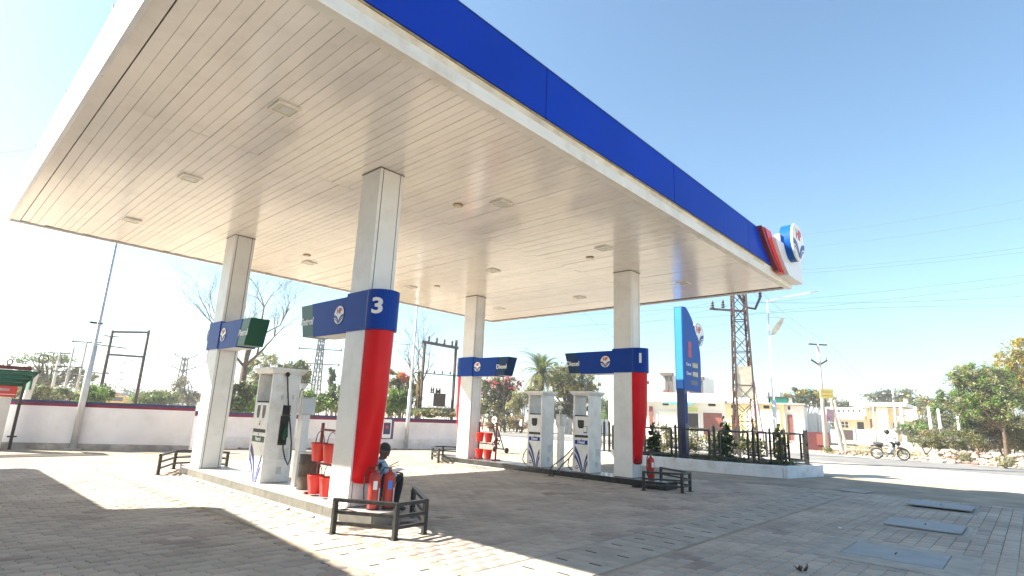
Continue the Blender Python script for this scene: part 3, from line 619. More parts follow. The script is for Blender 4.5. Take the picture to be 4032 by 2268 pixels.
# ================================================================== FUEL PUMPS
def pump(uc, v0, v1, ud, label, kind, qrsticker=False):
    """cabinet between two tall side slabs, flared cap; display faces look towards -x and +x"""
    t = thing('fuel_pump', (uc, (v0 + v1) / 2, IZ), label, 'fuel pump', 'fuel pumps on the islands')
    u0, u1 = uc - ud / 2, uc + ud / 2; th = 0.055; zt = 2.19
    for y0, y1 in ((v0, v0 + th), (v1 - th, v1)): boxpart('side_slab', (u0, y0, IZ + 0.002), (u1, y1, zt), M['pump'], t, bevel=0.01)
    # cap
    hw, hv = ud / 2 + 0.02, (v1 - v0) / 2 + 0.012; e = 0.055; vc = (v0 + v1) / 2
    MB().add([(uc + sx * hw, vc + sy * hv, zt + 0.001) for sx, sy in ((-1, -1), (1, -1), (1, 1), (-1, 1))] + [(uc + sx * (hw + e), vc + sy * (hv + e), zt + 0.075) for sx, sy in ((-1, -1), (1, -1), (1, 1), (-1, 1))] + [(uc + sx * (hw + e), vc + sy * (hv + e), zt + 0.115) for sx, sy in ((-1, -1), (1, -1), (1, 1), (-1, 1))],
             [(3, 2, 1, 0), (8, 9, 10, 11)] + [(i, (i + 1) % 4, (i + 1) % 4 + 4, i + 4) for i in range(4)] + [(i + 4, (i + 1) % 4 + 4, (i + 1) % 4 + 8, i + 8) for i in range(4)]).build('cap', M['pump'], t, bevel=0.006)
    a, b = v0 + th + 0.002, v1 - th - 0.002
    cab = boxpart('cabinet', (u0 + 0.03, a, IZ + 0.003), (u1 - 0.03, b, 1.64), M['pumpgrey'], t)
    boxpart('cabinet_top', (u0 + 0.012, a, 1.641), (u1 - 0.012, b, 1.665), M['slot'], t)
    W = b - a; zl, zh = IZ + 0.015, 1.075
    fx = u0 + 0.008
    lp = boxpart('lower_door', (fx, a + 0.002, zl), (u0 + 0.029, b - 0.002, zh), M['pump'], t, bevel=0.004)
    boxpart('black_trim', (fx + 0.006, a + 0.002, zh + 0.004), (u0 + 0.029, b - 0.002, zh + 0.062), M['black'], t)
    dp = boxpart('display_panel', (fx - 0.006, a + 0.002, zh + 0.068), (u0 + 0.029, b - 0.002, 1.635), M['pump'], t, bevel=0.006)
    boxpart('rear_door', (u1 - 0.029, a + 0.002, zl), (u1 - 0.01, b - 0.002, 1.635), M['pump'], t)
    Y = lambda s: b - 0.002 - s * (W - 0.004)      # s from left (0) to right (1) as read
    o0 = (fx - 0.001, b - 0.002, zl)               # panel coordinates: right = -y
    hgt = zh - zl
    def onp(poly, mat, name, off, par=None):
        return MB().prism([(x * (W - 0.004), y * hgt) for x, y in poly], (fx - off, b - 0.002, zl), NX, UZ, (-0.002, 0, 0)).build(name, mat, par or lp)
    stc = M['stripeblue']
    onp([(0.02, 0.80), (0.98, 0.80), (0.98, 0.925), (0.02, 0.925)], M['green'] if kind == 'Petrol' else M['bandblue'], 'fuel_strip', 0.001)
    text('fuel_word', kind, 0.105, M['txtwhite'], lp, (fx - 0.0055, Y(0.5), zl + hgt * 0.865), NX, UZ, 0.003, 0.003, 0.9)
    sw = lambda p0, p1, p2, q0, q1, q2: band(bez(p0, p1, p2, 14), bez(q0, q1, q2, 14))
    for i, P in enumerate((sw((0.02, 0.76), (0.45, 0.55), (0.665, 0.0), (0.02, 0.60), (0.36, 0.40), (0.60, 0.0)),
                           sw((0.02, 0.53), (0.34, 0.36), (0.565, 0.0), (0.02, 0.40), (0.26, 0.28), (0.50, 0.0)),
                           sw((0.98, 0.56), (0.78, 0.42), (0.675, 0.05), (0.98, 0.42), (0.82, 0.30), (0.71, 0.0)),
                           sw((0.98, 0.36), (0.84, 0.26), (0.745, 0.0), (0.98, 0.24), (0.90, 0.17), (0.82, 0.0)))):
        onp(P, stc, 'leaf_stripe', 0.001 + 0.0004 * i)
    logo(lp, (fx - 0.001, Y(0.2), zl + hgt * 0.13), NX, UZ, 0.062, 1.0, 0.002, rim=False)
    zc = (zh + 0.068 + 1.635) / 2
    def ond(poly, mat, name, off, o=(0.5, 0.0)):
        return MB().prism(poly, (fx - 0.0065 - off, Y(o[0]), zc + o[1]), NX, UZ, (-0.004, 0, 0)).build(name, mat, dp)
    if kind == 'Petrol':
        for s in (0.27, 0.70): ond([(-0.062, 0.135), (0.062, 0.135), (0.062, -0.03), (0.035, -0.105), (-0.035, -0.105), (-0.062, -0.03)], M['screen'], 'display', 0.001, (s, 0.06))
        ond([(-0.03, 0.05), (0.03, 0.05), (0.03, -0.05), (-0.03, -0.05)], M['pumpgrey'], 'label_plate', 0.001, (0.5, -0.13)); ond([(-0.024, 0.012), (0.024, 0.012), (0.024, -0.012), (-0.024, -0.012)], M['black'], 'label_mark', 0.0055, (0.5, -0.16))
    else:
        ond([(-0.10, 0.10), (0.10, 0.10), (0.10, -0.06), (0.062, -0.115), (-0.062, -0.115), (-0.10, -0.06)], M['screen'], 'display', 0.001, (0.47, 0.045))
        ond([(-0.085, 0.085), (0.085, 0.085), (0.085, -0.045), (0.052, -0.092), (-0.052, -0.092), (-0.085, -0.045)], M['slot'], 'display_glass', 0.0052, (0.47, 0.045))
        for k in range(3): ond([(-0.07, 0.012), (0.07, 0.012), (0.07, -0.012), (-0.07, -0.012)], M['darksteel'], 'display_row', 0.0094, (0.47, 0.09 - 0.045 * k))
        if qrsticker:
            ond([(-0.055, 0.09), (0.055, 0.09), (0.055, -0.09), (-0.055, -0.09)], M['navy'], 'sticker', 0.001, (0.82, -0.10)); ond([(-0.045, 0.08), (0.045, 0.08), (0.045, -0.06), (-0.045, -0.06)], M['txtwhite'], 'sticker_face', 0.0052, (0.82, -0.10))
    ond([(-0.03, 0.008), (0.03, 0.008), (0.03, -0.008), (-0.03, -0.008)], M['pumpgrey'], 'maker_mark', 0.001, (0.5, 0.2))
    MB().lathe((0, 0, 0), [(0.014, 0), (0.014, -0.006)], 12, 0, 'x')
    boxpart('lock', (fx - 0.006, Y(0.5) - 0.008, zh - 0.05), (fx - 0.0005, Y(0.5) + 0.008, zh - 0.02), M['black'], lp)
    # right-hand slab face (-y): vents, meter window
    sy = v0
    for k in range(6): boxpart('vent_slot', (uc + 0.01, sy - 0.0035, 0.60 + k * 0.035), (uc + 0.10, sy - 0.0005, 0.614 + k * 0.035), M['pumpgrey'], t); boxpart('vent_slot', (uc + 0.12, sy - 0.0035, 0.60 + k * 0.035), (uc + 0.20, sy - 0.0005, 0.614 + k * 0.035), M['pumpgrey'], t)
    boxpart('drain_window', (uc + 0.0, sy - 0.004, 0.33), (uc + 0.10, sy - 0.0005, 0.46), M['pumpgrey'], t)
    if kind == 'Petrol':
        boxpart('nozzle_holster', (uc - 0.04, sy - 0.02, 0.86), (uc + 0.12, sy - 0.0005, 1.40), M['black'], t)
        nz = MB().tube([(uc + 0.05, sy - 0.05, 1.20), (uc + 0.055, sy - 0.06, 1.05), (uc + 0.04, sy - 0.06, 0.96)], [0.03, 0.042, 0.028], 10).tube([(uc + 0.05, sy - 0.05, 1.20), (uc + 0.03, sy - 0.05, 1.28)], 0.014, 8, 1).tube([(uc + 0.09, sy - 0.06, 1.16), (uc + 0.11, sy - 0.06, 1.02), (uc + 0.06, sy - 0.06, 0.95)], 0.01, 6, 1).build('nozzle', [M['green'], M['black']], t, smooth=True)
        MB().tube([(uc + 0.04, sy - 0.06, 0.955), (uc + 0.05, sy - 0.07, 0.80), (uc + 0.10, sy - 0.09, 0.62), (uc + 0.17, sy - 0.10, 0.50), (uc + 0.215, sy - 0.09, 0.62), (uc + 0.2, sy - 0.075, 0.9), (uc + 0.14, sy - 0.07, 1.2), (uc + 0.06, sy - 0.065, 1.55), (uc + 0.0, sy - 0.06, 1.9), (uc - 0.03, sy - 0.04, 2.17)], 0.014, 8).build('hose', M['black'], t, smooth=True)
        MB().lathe((uc - 0.03, sy - 0.02, 2.185), [(0.04, 0.0), (0.045, -0.03), (0.02, -0.05)], 14, 0, 'y').build('hose_outlet', M['black'], t)
        boxpart('control_panel', (uc - 0.02, sy - 0.012, 1.42), (uc + 0.13, sy - 0.0005, 1.60), M['black'], t)
        boxpart('handle_slot', (uc - 0.02, sy - 0.012, 1.405 - 0.0), (uc + 0.15, sy - 0.0005, 1.418), M['black'], t)
        for x, z, q in ((-0.09, 1.70, 0.05), (0.02, 1.72, 0.04), (0.14, 1.72, 0.035)): boxpart('notice_plate', (uc + x, sy - 0.003, z), (uc + x + q, sy - 0.0005, z + 0.09), M['pumpgrey'], t)
    else:
        MB().tube([(u0 + 0.12, v1 + 0.002, 0.72), (u0 + 0.10, v1 + 0.08, 0.66), (u0 + 0.02, v1 + 0.13, 0.50), (u0 + 0.0, v1 + 0.15, 0.34), (u0 + 0.06, v1 + 0.12, 0.24), (u0 + 0.14, v1 + 0.10, 0.205)], 0.014, 8).build('hose', M['black'], t, smooth=True)
        m = MB()
        for q in range(3):
            for k in range(9): m.box((uc + 0.02 + 0.065 * q, sy - 0.003, 0.62 + 0.02 * k), (uc + 0.07 + 0.065 * q, sy - 0.0005, 0.63 + 0.02 * k))
        m.build('vent_grille', M['pumpgrey'], t)
    return t
pump(4.10, 5.72, 6.38, 0.56, 'white petrol pump with green strip and twin dark displays on the left island', 'Petrol')
pump(11.95, 5.50, 6.04, 0.56, 'white diesel pump standing farther from column 1, nearer the bucket rack', 'Diesel')
pR = pump(11.95, 3.85, 4.40, 0.56, 'white diesel pump beside column 1, with a small sticker under its display', 'Diesel', True)
hz = thing('drooping_hose', (11.6, 4.6, IZ), 'black hose loop hanging from the diesel pump beside column 1 over the kerb', 'hose')
MB().tube([(11.72, 4.42, 0.80), (11.60, 4.52, 0.62), (11.50, 4.70, 0.44), (11.46, 4.92, 0.28), (11.47, 5.02, 0.12), (11.42, 5.0, 0.03), (11.42, 4.86, 0.03), (11.45, 4.74, 0.16), (11.52, 4.62, 0.34), (11.66, 4.5, 0.52), (11.72, 4.43, 0.66)], 0.016, 8).build('hose', M['black'], hz, smooth=True)
def control_post(x, y, zb, zt, w_, label):
    t = thing('control_post', (x, y, IZ), label, 'control post', 'posts with a grey metal box')
    boxpart('post', (x - 0.075, y - 0.075, IZ + 0.001), (x + 0.075, y + 0.075, zb), M['pump'], t, bevel=0.006)
    b = boxpart('box', (x - w_ / 2, y - w_ / 2, zb + 0.001), (x + w_ / 2, y + w_ / 2, zt), M['galv'], t, bevel=0.006)
    boxpart('lid', (x - w_ / 2 - 0.015, y - w_ / 2 - 0.015, zt + 0.0005), (x + w_ / 2 + 0.015, y + w_ / 2 + 0.015, zt + 0.014), M['galv'], b)
    MB().tube([(x - 0.09, y - 0.05, zb - 0.12), (x - 0.13, y - 0.05, zb - 0.13), (x - 0.14, y - 0.05, zb + 0.42), (x - 0.10, y - 0.05, zb + 0.46)], 0.014, 7).build('conduit', M['pump'], t)
    boxpart('conduit_cap', (x - 0.16, y - 0.09, zb + 0.465), (x - 0.08, y - 0.01, zb + 0.56), M['pump'], t)
control_post(4.24, 5.14, 1.45, 1.74, 0.26, 'grey metal post with a box on top, in front of the petrol pump')
control_post(12.02, 5.08, 1.35, 1.66, 0.22, 'slim grey post with a small box, between the two diesel pumps')
dr = thing('oil_drum', (4.2, 4.66, IZ), 'stained brown metal drum between the pump post and the red buckets', 'drum')
MB().lathe((4.2, 4.66, IZ), [(0.18, 0.001), (0.185, 0.012), (0.18, 0.03), (0.18, 0.2), (0.187, 0.212), (0.18, 0.225), (0.18, 0.42), (0.187, 0.432), (0.18, 0.445), (0.18, 0.6)], 24).build('shell', M['brown'], dr, smooth=True)
MB().lathe((4.2, 4.66, IZ), [(0.188, 0.601), (0.19, 0.625), (0.175, 0.627), (0.172, 0.612)], 24).build('rim', M['galv'], dr)

# ================================================================== FIRE BUCKETS
def bucket_rack(x, y0, y1, label):
    t = thing('bucket_rack', (x, (y0 + y1) / 2, IZ), label, 'bucket rack', 'red iron racks for fire buckets')
    for y in (y0, y1):
        MB().bar((x, y, IZ + 0.03), (x, y, 1.33), 0.04).build('upright', M['darkred'], t)
        MB().bar((x - 0.2, y, IZ + 0.018), (x + 0.2, y, IZ + 0.018), 0.045, 0.034).build('foot', M['darkred'], t)
    for z in (1.22, 0.67): MB().bar((x - 0.02, y0, z), (x - 0.02, y1, z), 0.035).build('hanging_rail', M['darkred'], t)
    return t
BK = []
def bucket(x, y, zt, label):
    if not BK:
        t = thing('fire_bucket', (x, y, zt), label, 'bucket', 'red fire buckets on racks'); BK.append(t)
        MB().lathe((x, y, zt), [(0.092, -0.29), (0.098, -0.285), (0.137, -0.01), (0.143, 0.0), (0.137, 0.004), (0.125, -0.02), (0.09, -0.25)], 20).build('pail', M['bucketred'], t, smooth=True)
        MB().tube([(x, y + 0.138 * math.cos(a), zt - 0.015 + 0.205 * math.sin(a)) for a in [math.pi * i / 10 for i in range(11)]], 0.007, 6).build('handle', M['darkred'], t)
        MB().lathe((x, y, zt - 0.06), [(0.12, 0.0), (0.05, 0.02)], 16).build('sand', M['bed'], t)
    else: copy_tree(BK[0], (x, y, zt), random.uniform(-.2, .2), label)
bucket_rack(4.08, 3.34, 4.14, 'red bucket rack on the left island behind the near column')
bucket_rack(12.05, 7.66, 8.44, 'red bucket rack on the far island in front of column 2')
for xk, ys_, nm in ((3.94, (3.93, 3.55), 'near rack by the drum'), (11.90, (8.24, 7.86), 'far rack by column 2')):
    for zt, row in ((1.01, 'upper'), (0.50, 'lower')):
        for y, sd_ in zip(ys_, ('left', 'right')):
            bucket(xk, y, zt, 'red bucket, %s %s of the %s' % (row, sd_, nm))

# ================================================================== FIRE EXTINGUISHERS
def extinguisher(x, y, rz, label, red, mat_lab=True):
    t = thing('fire_extinguisher', (x, y, IZ), label, 'extinguisher', 'red fire extinguishers')
    MB().lathe((x, y, IZ), [(0.08, 0.001), (0.086, 0.01), (0.086, 0.44), (0.08, 0.475), (0.055, 0.505), (0.026, 0.52), (0.026, 0.545)], 24).build('cylinder', red, t, smooth=True)
    MB().lathe((x, y, IZ), [(0.088, 0.02), (0.088, 0.001)], 24).build('base_ring', M['black'], t)
    m = MB().lathe((x, y, IZ), [(0.022, 0.546), (0.022, 0.59)], 12); m.build('valve', M['brass'], t)
    MB().bar((x - 0.03, y, IZ + 0.60), (x + 0.11, y - 0.03, IZ + 0.66), 0.02, 0.008).bar((x - 0.02, y, IZ + 0.585), (x + 0.12, y - 0.03, IZ + 0.60), 0.02, 0.008).build('lever', M['black'], t)
    MB().tube([(x - 0.015, y, IZ + 0.57), (x - 0.10, y + 0.01, IZ + 0.58), (x - 0.155, y + 0.02, IZ + 0.50), (x - 0.17, y + 0.02, IZ + 0.3), (x - 0.15, y + 0.01, IZ + 0.08)], 0.011, 8).build('hose', M['black'], t, smooth=True)
    for nm, a0, a1, z0, z1, mat in (('label', -2.4, -1.7, 0.28, 0.40, M['txtwhite'] if mat_lab else M['signedge']), ('label', -1.35, -1.05, 0.10, 0.30, M['txtwhite'])):
        n = 6; vs = []
        for i in range(n + 1):
            a = a0 + (a1 - a0) * i / n
            vs += [(x + 0.0875 * math.cos(a), y + 0.0875 * math.sin(a), IZ + z0), (x + 0.0875 * math.cos(a), y + 0.0875 * math.sin(a), IZ + z1)]
        MB().add(vs, [(2 * i, 2 * i + 2, 2 * i + 3, 2 * i + 1) for i in range(n)]).build(nm, mat, t)
    return t
extinguisher(3.985, 2.31, 0, 'faded red extinguisher, left of the pair by column 3, with a long hose', M['extred'])
extinguisher(4.20, 2.25, 0, 'faded red extinguisher, right of the pair by column 3, with blue label', M['extred'], False)
extinguisher(12.12, 2.30, 0, 'bright red fire extinguisher alone at the foot of column 1', M['redpaint'])

# ================================================================== GUARD RAILS
def guard(uc, vc, flip, label):
    t = thing('guard_rail', (uc, vc, 0), label, 'guard rail', 'low black guard rails round the island ends')
    s = -1 if flip else 1
    P = [Vector((uc + s * x, vc + s * y, 0)) for x, y in ((-0.80, -0.90), (-0.37, -1.65), (0.14, -1.60), (0.77, -0.52))]
    for p in P: MB().box((p.x - 0.03, p.y - 0.03, 0), (p.x + 0.03, p.y + 0.03, 0.395)).build('post', M['iron'], t, bevel=0.004); MB().box((p.x - 0.06, p.y - 0.06, 0.001), (p.x + 0.06, p.y + 0.06, 0.008)).build('base_plate', M['iron'], t)
    for a, b in zip(P[:-1], P[1:]):
        d = (b - a).normalized()
        MB().bar(a + Vector((0, 0, 0.418)) - d * 0.03, b + Vector((0, 0, 0.418)) + d * 0.03, 0.06, 0.045).build('top_rail', M['iron'], t, bevel=0.004)
        for z in (0.27, 0.135): MB().bar(a + Vector((0, 0, z)) + d * 0.031, b + Vector((0, 0, z)) - d * 0.031, 0.035, 0.04).build('rail', M['iron'], t)
guard(C1, V1, False, 'low black guard rail in front of column 3, nearest the camera')
guard(C2, V1, False, 'low black guard rail by the lone extinguisher at column 1')
guard(C1, V2, True, 'low black guard rail behind the left column')
guard(C2, V2, True, 'low black guard rail behind column 2, farthest on the forecourt')

# ================================================================== PEOPLE
def skin_body(name, verts, edges, radii, mat, parent, root=0, sub=2):
    me = bpy.data.meshes.new(name); org = ORG[parent]
    me.from_pydata([tuple(Vector(v) - org) for v in verts], edges, [])
    o = bpy.data.objects.new(name, me); col.objects.link(o); o.parent = parent; ORG[o] = org
    s = o.modifiers.new('skin', 'SKIN'); s.use_smooth_shade = True
    for i, r_ in enumerate(radii):
        r_ = r_ if isinstance(r_, tuple) else (r_, r_)
        me.skin_vertices[0].data[i].radius = r_; me.skin_vertices[0].data[i].use_root = (i == root)
    ss = o.modifiers.new('sub', 'SUBSURF'); ss.levels = sub; ss.render_levels = sub
    me.materials.append(mat)
    return o
def blob(name, c, rad, mat, parent, n=14, tilt=None, label=None):
    vs = []; fs = []; c = Vector(c)
    for i in range(n // 2 + 1):
        for k in range(n):
            th = math.pi * i / (n // 2); ph = 2 * math.pi * k / n
            v = Vector((rad[0] * math.sin(th) * math.cos(ph), rad[1] * math.sin(th) * math.sin(ph), rad[2] * math.cos(th)))
            vs.append(c + (tilt @ v if tilt else v))
    for i in range(n // 2):
        for k in range(n): fs.append((i * n + k, i * n + (k + 1) % n, (i + 1) * n + (k + 1) % n, (i + 1) * n + k))
    return MB().add(vs, fs).build(name, mat, parent, smooth=True, label=label)
def head(c, fwd, parent, hair=True, down=0.0, s=1.0):
    """head with cranium, jaw, nose, ears, eyes; fwd = horizontal look direction"""
    f = Vector(fwd).normalized(); lft = Vector((0, 0, 1)).cross(f).normalized(); f = (f * math.cos(down) - Vector((0, 0, 1)) * math.sin(down)); u = f.cross(lft)
    B = Matrix((f, lft, u)).transposed(); c = Vector(c)
    L = lambda x, y, z: c + B @ Vector((x * s, y * s, z * s))
    hd = blob('head', L(0, 0, 0.02), (0.098 * s, 0.076 * s, 0.105 * s), M['skin'], parent, 18, B)
    blob('jaw', L(0.03, 0, -0.06), (0.066 * s, 0.056 * s, 0.062 * s), M['skin'], hd, 14, B)
    MB().add([L(0.09, 0, 0.03), L(0.092, 0.014, -0.025), L(0.092, -0.014, -0.025), L(0.122, 0, -0.022)], [(0, 1, 3), (0, 3, 2), (1, 2, 3), (0, 2, 1)]).build('nose', M['skin'], hd)
    for sgn in (-1, 1):
        blob('ear', L(-0.005, sgn * 0.077, -0.005), (0.016 * s, 0.008 * s, 0.028 * s), M['skin'], hd, 8, B)
        blob('eye', L(0.088, sgn * 0.032, 0.012), (0.010 * s, 0.014 * s, 0.009 * s), M['dark'], hd, 8, B)
    blob('mouth', L(0.092, 0, -0.062), (0.006 * s, 0.024 * s, 0.006 * s), M['darkred'], hd, 8, B)
    if hair: blob('hair', L(-0.022, 0, 0.052), (0.098 * s, 0.085 * s, 0.09 * s), M['hair'], hd, 16, B)
    return hd
def hand(c, d, up_, parent, s=1.0):
    """palm and five separate bent fingers, d = pointing direction"""
    c = Vector(c); d = Vector(d).normalized(); n = Vector(up_).normalized(); sd_ = d.cross(n).normalized(); n = sd_.cross(d)
    V = [c - d * 0.05 * s, c, c + d * 0.05 * s]; E = [(0, 1), (1, 2)]; r_ = [(0.022 * s, 0.016 * s), (0.034 * s, 0.014 * s), (0.036 * s, 0.012 * s)]
    o = skin_body('hand', V, E, r_, M['skin'], parent, 0, 1)
    for k, ln in enumerate((0.065, 0.078, 0.072, 0.055)):
        b = c + d * 0.055 * s + sd_ * (0.027 - 0.018 * k) * s
        MB().tube([b, b + d * ln * 0.4 * s - n * 0.008 * s, b + d * ln * 0.75 * s - n * 0.03 * s, b + d * ln * 0.85 * s - n * 0.055 * s], [0.009 * s, 0.009 * s, 0.008 * s, 0.006 * s], 6).build('finger', M['skin'], o, smooth=True)
    b = c - d * 0.01 * s + sd_ * 0.034 * s
    MB().tube([b, b + (d * 0.6 + sd_ * 0.6) * 0.035 * s - n * 0.01 * s, b + (d * 0.9 + sd_ * 0.3) * 0.06 * s - n * 0.025 * s], [0.011 * s, 0.010 * s, 0.007 * s], 6).build('thumb', M['skin'], o, smooth=True)
# seated man reading papers on his lap, facing +x, on the island edge behind column 3
px, py = 4.40, 3.0
man = thing('person', (px, py, 0), 'man in pale blue shirt and black trousers seated behind column 3, reading papers', 'person')
stl = thing('low_stool', (px - 0.02, py, IZ), 'low dark wooden stool under the seated man', 'stool')
boxpart('seat', (px - 0.17, py - 0.17, IZ + 0.06), (px + 0.14, py + 0.17, IZ + 0.085), M['bark'], stl)
for a in (-0.14, 0.09):
    for b in (-0.14, 0.12): boxpart('leg', (px + a, py + b, IZ), (px + a + 0.03, py + b + 0.03, IZ + 0.059), M['bark'], stl)
lft = 0.10
V = [(px, py, 0.37), (px + 0.02, py, 0.50), (px + 0.07, py, 0.64), (px + 0.12, py, 0.745), (px + 0.135, py, 0.79)]
skin_body('shirt', V + [(px + 0.10, py + 0.17, 0.71), (px + 0.20, py + 0.22, 0.53), (px + 0.36, py + 0.14, 0.585), (px + 0.10, py - 0.17, 0.71), (px + 0.20, py - 0.22, 0.53), (px + 0.36, py - 0.14, 0.585)],
          [(0, 1), (1, 2), (2, 3), (3, 4), (3, 5), (5, 6), (6, 7), (3, 8), (8, 9), (9, 10)],
          [(0.13, 0.16), (0.11, 0.145), (0.115, 0.155), (0.09, 0.11), 0.055, 0.062, 0.048, 0.036, 0.062, 0.048, 0.036], M['shirtblue'], man)
skin_body('trousers', [(px, py, 0.36), (px + 0.05, py + 0.09, 0.37), (px + 0.27, py + 0.12, 0.48), (px + 0.46, py + 0.11, 0.535), (px + 0.44, py + 0.11, 0.32), (px + 0.41, py + 0.11, 0.09),
                       (px + 0.05, py - 0.09, 0.37), (px + 0.27, py - 0.12, 0.48), (px + 0.48, py - 0.11, 0.535), (px + 0.45, py - 0.11, 0.32), (px + 0.40, py - 0.11, 0.09)],
          [(0, 1), (1, 2), (2, 3), (3, 4), (4, 5), (0, 6), (6, 7), (7, 8), (8, 9), (9, 10)], [(0.12, 0.15), 0.10, 0.085, 0.068, 0.06, 0.055, 0.10, 0.085, 0.068, 0.06, 0.055], M['trousers'], man)
for s in (-1, 1):
    MB().tube([(px + 0.36, py + s * 0.11, 0.05), (px + 0.42, py + s * 0.11, 0.06), (px + 0.52, py + s * 0.115, 0.045), (px + 0.60, py + s * 0.12, 0.03)], [0.035, 0.055, 0.045, 0.026], 10).build('shoe', M['black'], man, smooth=True)
MB().tube([(px + 0.13, py, 0.78), (px + 0.155, py, 0.85)], [0.05, 0.047], 10).build('neck', M['skin'], man, smooth=True)
head((px + 0.185, py, 0.925), (1, -0.12, 0), man, True, 0.55)
for s in (-1, 1): hand((px + 0.41, py + s * 0.13, 0.60), (1, -s * 0.3, -0.1), (0, 0, 1), man, 0.95)
pp = thing('papers', (px + 0.42, py, 0.6), 'white sheets lying on the lap of the seated man', 'papers')
MB().add([(px + 0.28, py - 0.12, 0.585), (px + 0.56, py - 0.13, 0.645), (px + 0.56, py + 0.11, 0.645), (px + 0.28, py + 0.12, 0.585), (px + 0.28, py - 0.12, 0.59), (px + 0.56, py - 0.13, 0.65), (px + 0.56, py + 0.11, 0.65), (px + 0.28, py + 0.12, 0.59)], [(0, 3, 2, 1), (4, 5, 6, 7), (0, 1, 5, 4), (1, 2, 6, 5), (2, 3, 7, 6), (3, 0, 4, 7)]).build('sheet_stack', M['paper'], pp)

# ================================================================== SALES BUILDING (left of the frame; its roof line shades the paving)
sb = thing('sales_building', (-5, 4, 0), 'cream sales building left of the picture whose roof shades the paving', 'building')
boxpart('main_block', (-9.0, -6.0, 0), (-3.5, 9.9, 4.4), M['housewhite'], sb)
MB().prism([(-10, -9.0), (-3.30, -9.0), (-1.66, 9.97), (-3.07, 10.52), (-10, 13.2)], (0, 0, 5.3), (1, 0, 0), (0, 1, 0), (0, 0, 0.32)).build('tall_roof', M['white'], sb)
boxpart('shade_roof', (-3.49, 8.4, 3.902), (-1.88, 10.101, 4.198), M['white'], sb); boxpart('low_wing', (-8.5, 9.901, 0), (-2.2, 15.2, 3.9), M['housewhite'], sb); boxpart('low_roof', (-8.6, 10.102, 3.901), (-1.88, 15.55, 4.2), M['white'], sb)  # first roof piece is unseen, added to close the gap in the roof shadow
boxpart('upper_wall', (-8.8, -5.8, 4.401), (-3.6, 9.8, 5.299), M['housewhite'], sb)
for y in (-3.5, 1.0, 5.5):
    f_ = boxpart('window', (-3.498, y, 1.0), (-3.45, y + 1.6, 2.3), M['navy'], sb); boxpart('pane', (-3.449, y + 0.08, 1.08), (-3.44, y + 1.52, 2.22), M['glass'], f_)
d_ = boxpart('door', (-3.498, 3.2, 0.0), (-3.45, 4.3, 2.2), M['navy'], sb); boxpart('pane', (-3.449, 3.3, 0.1), (-3.44, 4.2, 2.1), M['glass'], d_)

# ================================================================== BOUNDARY WALL AND WHAT HANGS ON IT
def wall_run(p, q, h, plinth_h, label, pl_d, joint=None):
    p = Vector((*p, 0)); q = Vector((*q, 0)); t = thing('boundary_wall', p.lerp(q, .5), label, 'wall'); d = (q - p).normalized(); n = d.cross(Vector((0, 0, 1)))   # n faces the forecourt
    def seg(z0, z1, th, name, mat, off=0.0): MB().bar(p + n * (-0.1 + off) + Vector((0, 0, (z0 + z1) / 2)), q + n * (-0.1 + off) + Vector((0, 0, (z0 + z1) / 2)), th, z1 - z0).build(name, mat, t)
    seg(-0.03, h - 0.17, 0.2, 'plaster', M['wall']); seg(h - 0.169, h - 0.085, 0.204, 'crimson_stripe', M['wallred']); seg(h - 0.084, h, 0.21, 'navy_stripe', M['wallnavy'])
    seg(-0.03, plinth_h, 0.2 + pl_d, 'plinth', M['plinth'] if not joint else joint, pl_d / 2 + 0.01)
    return t, p, q, d, n
wall_run((-3.2, 20.9), (5.85, 15.85), 1.46, 0.17, 'taller left stretch of white boundary wall with navy and crimson top stripes', 0.06)
w2, wp, wq, wd, wn = wall_run((6.05, 17.25), (16.9, 14.72), 1.28, 0.38, 'lower middle stretch of boundary wall behind the pumps, with a white plinth', 0.10, M['whitewash'])
# gutter debris along the wall foot
sl = MB(); g = random.Random(9)
for k in range(60):
    f = g.random(); b = Vector((-1, 19.6, 0)).lerp(Vector((16.5, 14.6, 0)), f); b += Vector((g.uniform(-.2, .2), -0.25 - g.random() * .35, 0)); 
    if abs(b.x - 5.9) < 1.2 : continue
    sl.lathe((b.x, b.y, -0.01), [(0.05 + g.random() * .1, 0), (0.03, 0.02 + g.random() * .03)], 6)
tag(sl.build('leaf_litter', M['soil'], None), kind='stuff')
# poster with a phone
def on_wall2(s, z, off=0.0): return wp + wd * s + wn * (0.0 + off) + Vector((0, 0, z))
s0 = (13.72 - 6.05) / wd.x
po = thing('poster', on_wall2(s0, 0.9), 'blue and crimson poster of a hand holding a white phone on the boundary wall', 'poster')
wr = Vector((wd.x, wd.y, 0))
MB().prism([(-1.5, -0.44), (0, -0.44), (0, 0.46), (-1.5, 0.46)], on_wall2(s0, 0.82, 0.012), wr, UZ, wn * 0.014).build('board', pm('poster_print', (0.10, 0.05, 0.16), 0.5, var=0.6, scale=1.1, dirt=(0.02, 0.04, 0.22), dscale=0.9, damt=1.0), po)
rr = [(-0.50, -0.36), (-0.47, -0.40), (-0.14, -0.40), (-0.11, -0.36), (-0.11, 0.34), (-0.14, 0.38), (-0.47, 0.38), (-0.50, 0.34)]
MB().prism(rr, on_wall2(s0, 0.82, 0.027), wr, UZ, wn * 0.002).build('phone_print', M['txtwhite'], po)
MB().prism([(-0.46, -0.24), (-0.15, -0.24), (-0.15, 0.24), (-0.46, 0.24)], on_wall2(s0, 0.82, 0.0295), wr, UZ, wn * 0.001).build('phone_screen', M['navy'], po)
MB().prism([(-0.38, 0.0), (-0.23, 0.0), (-0.25, 0.10), (-0.305, 0.14), (-0.36, 0.10)], on_wall2(s0, 0.82, 0.031), wr, UZ, wn * 0.001).build('screen_mark', M['txtred'], po)
fg = MB()
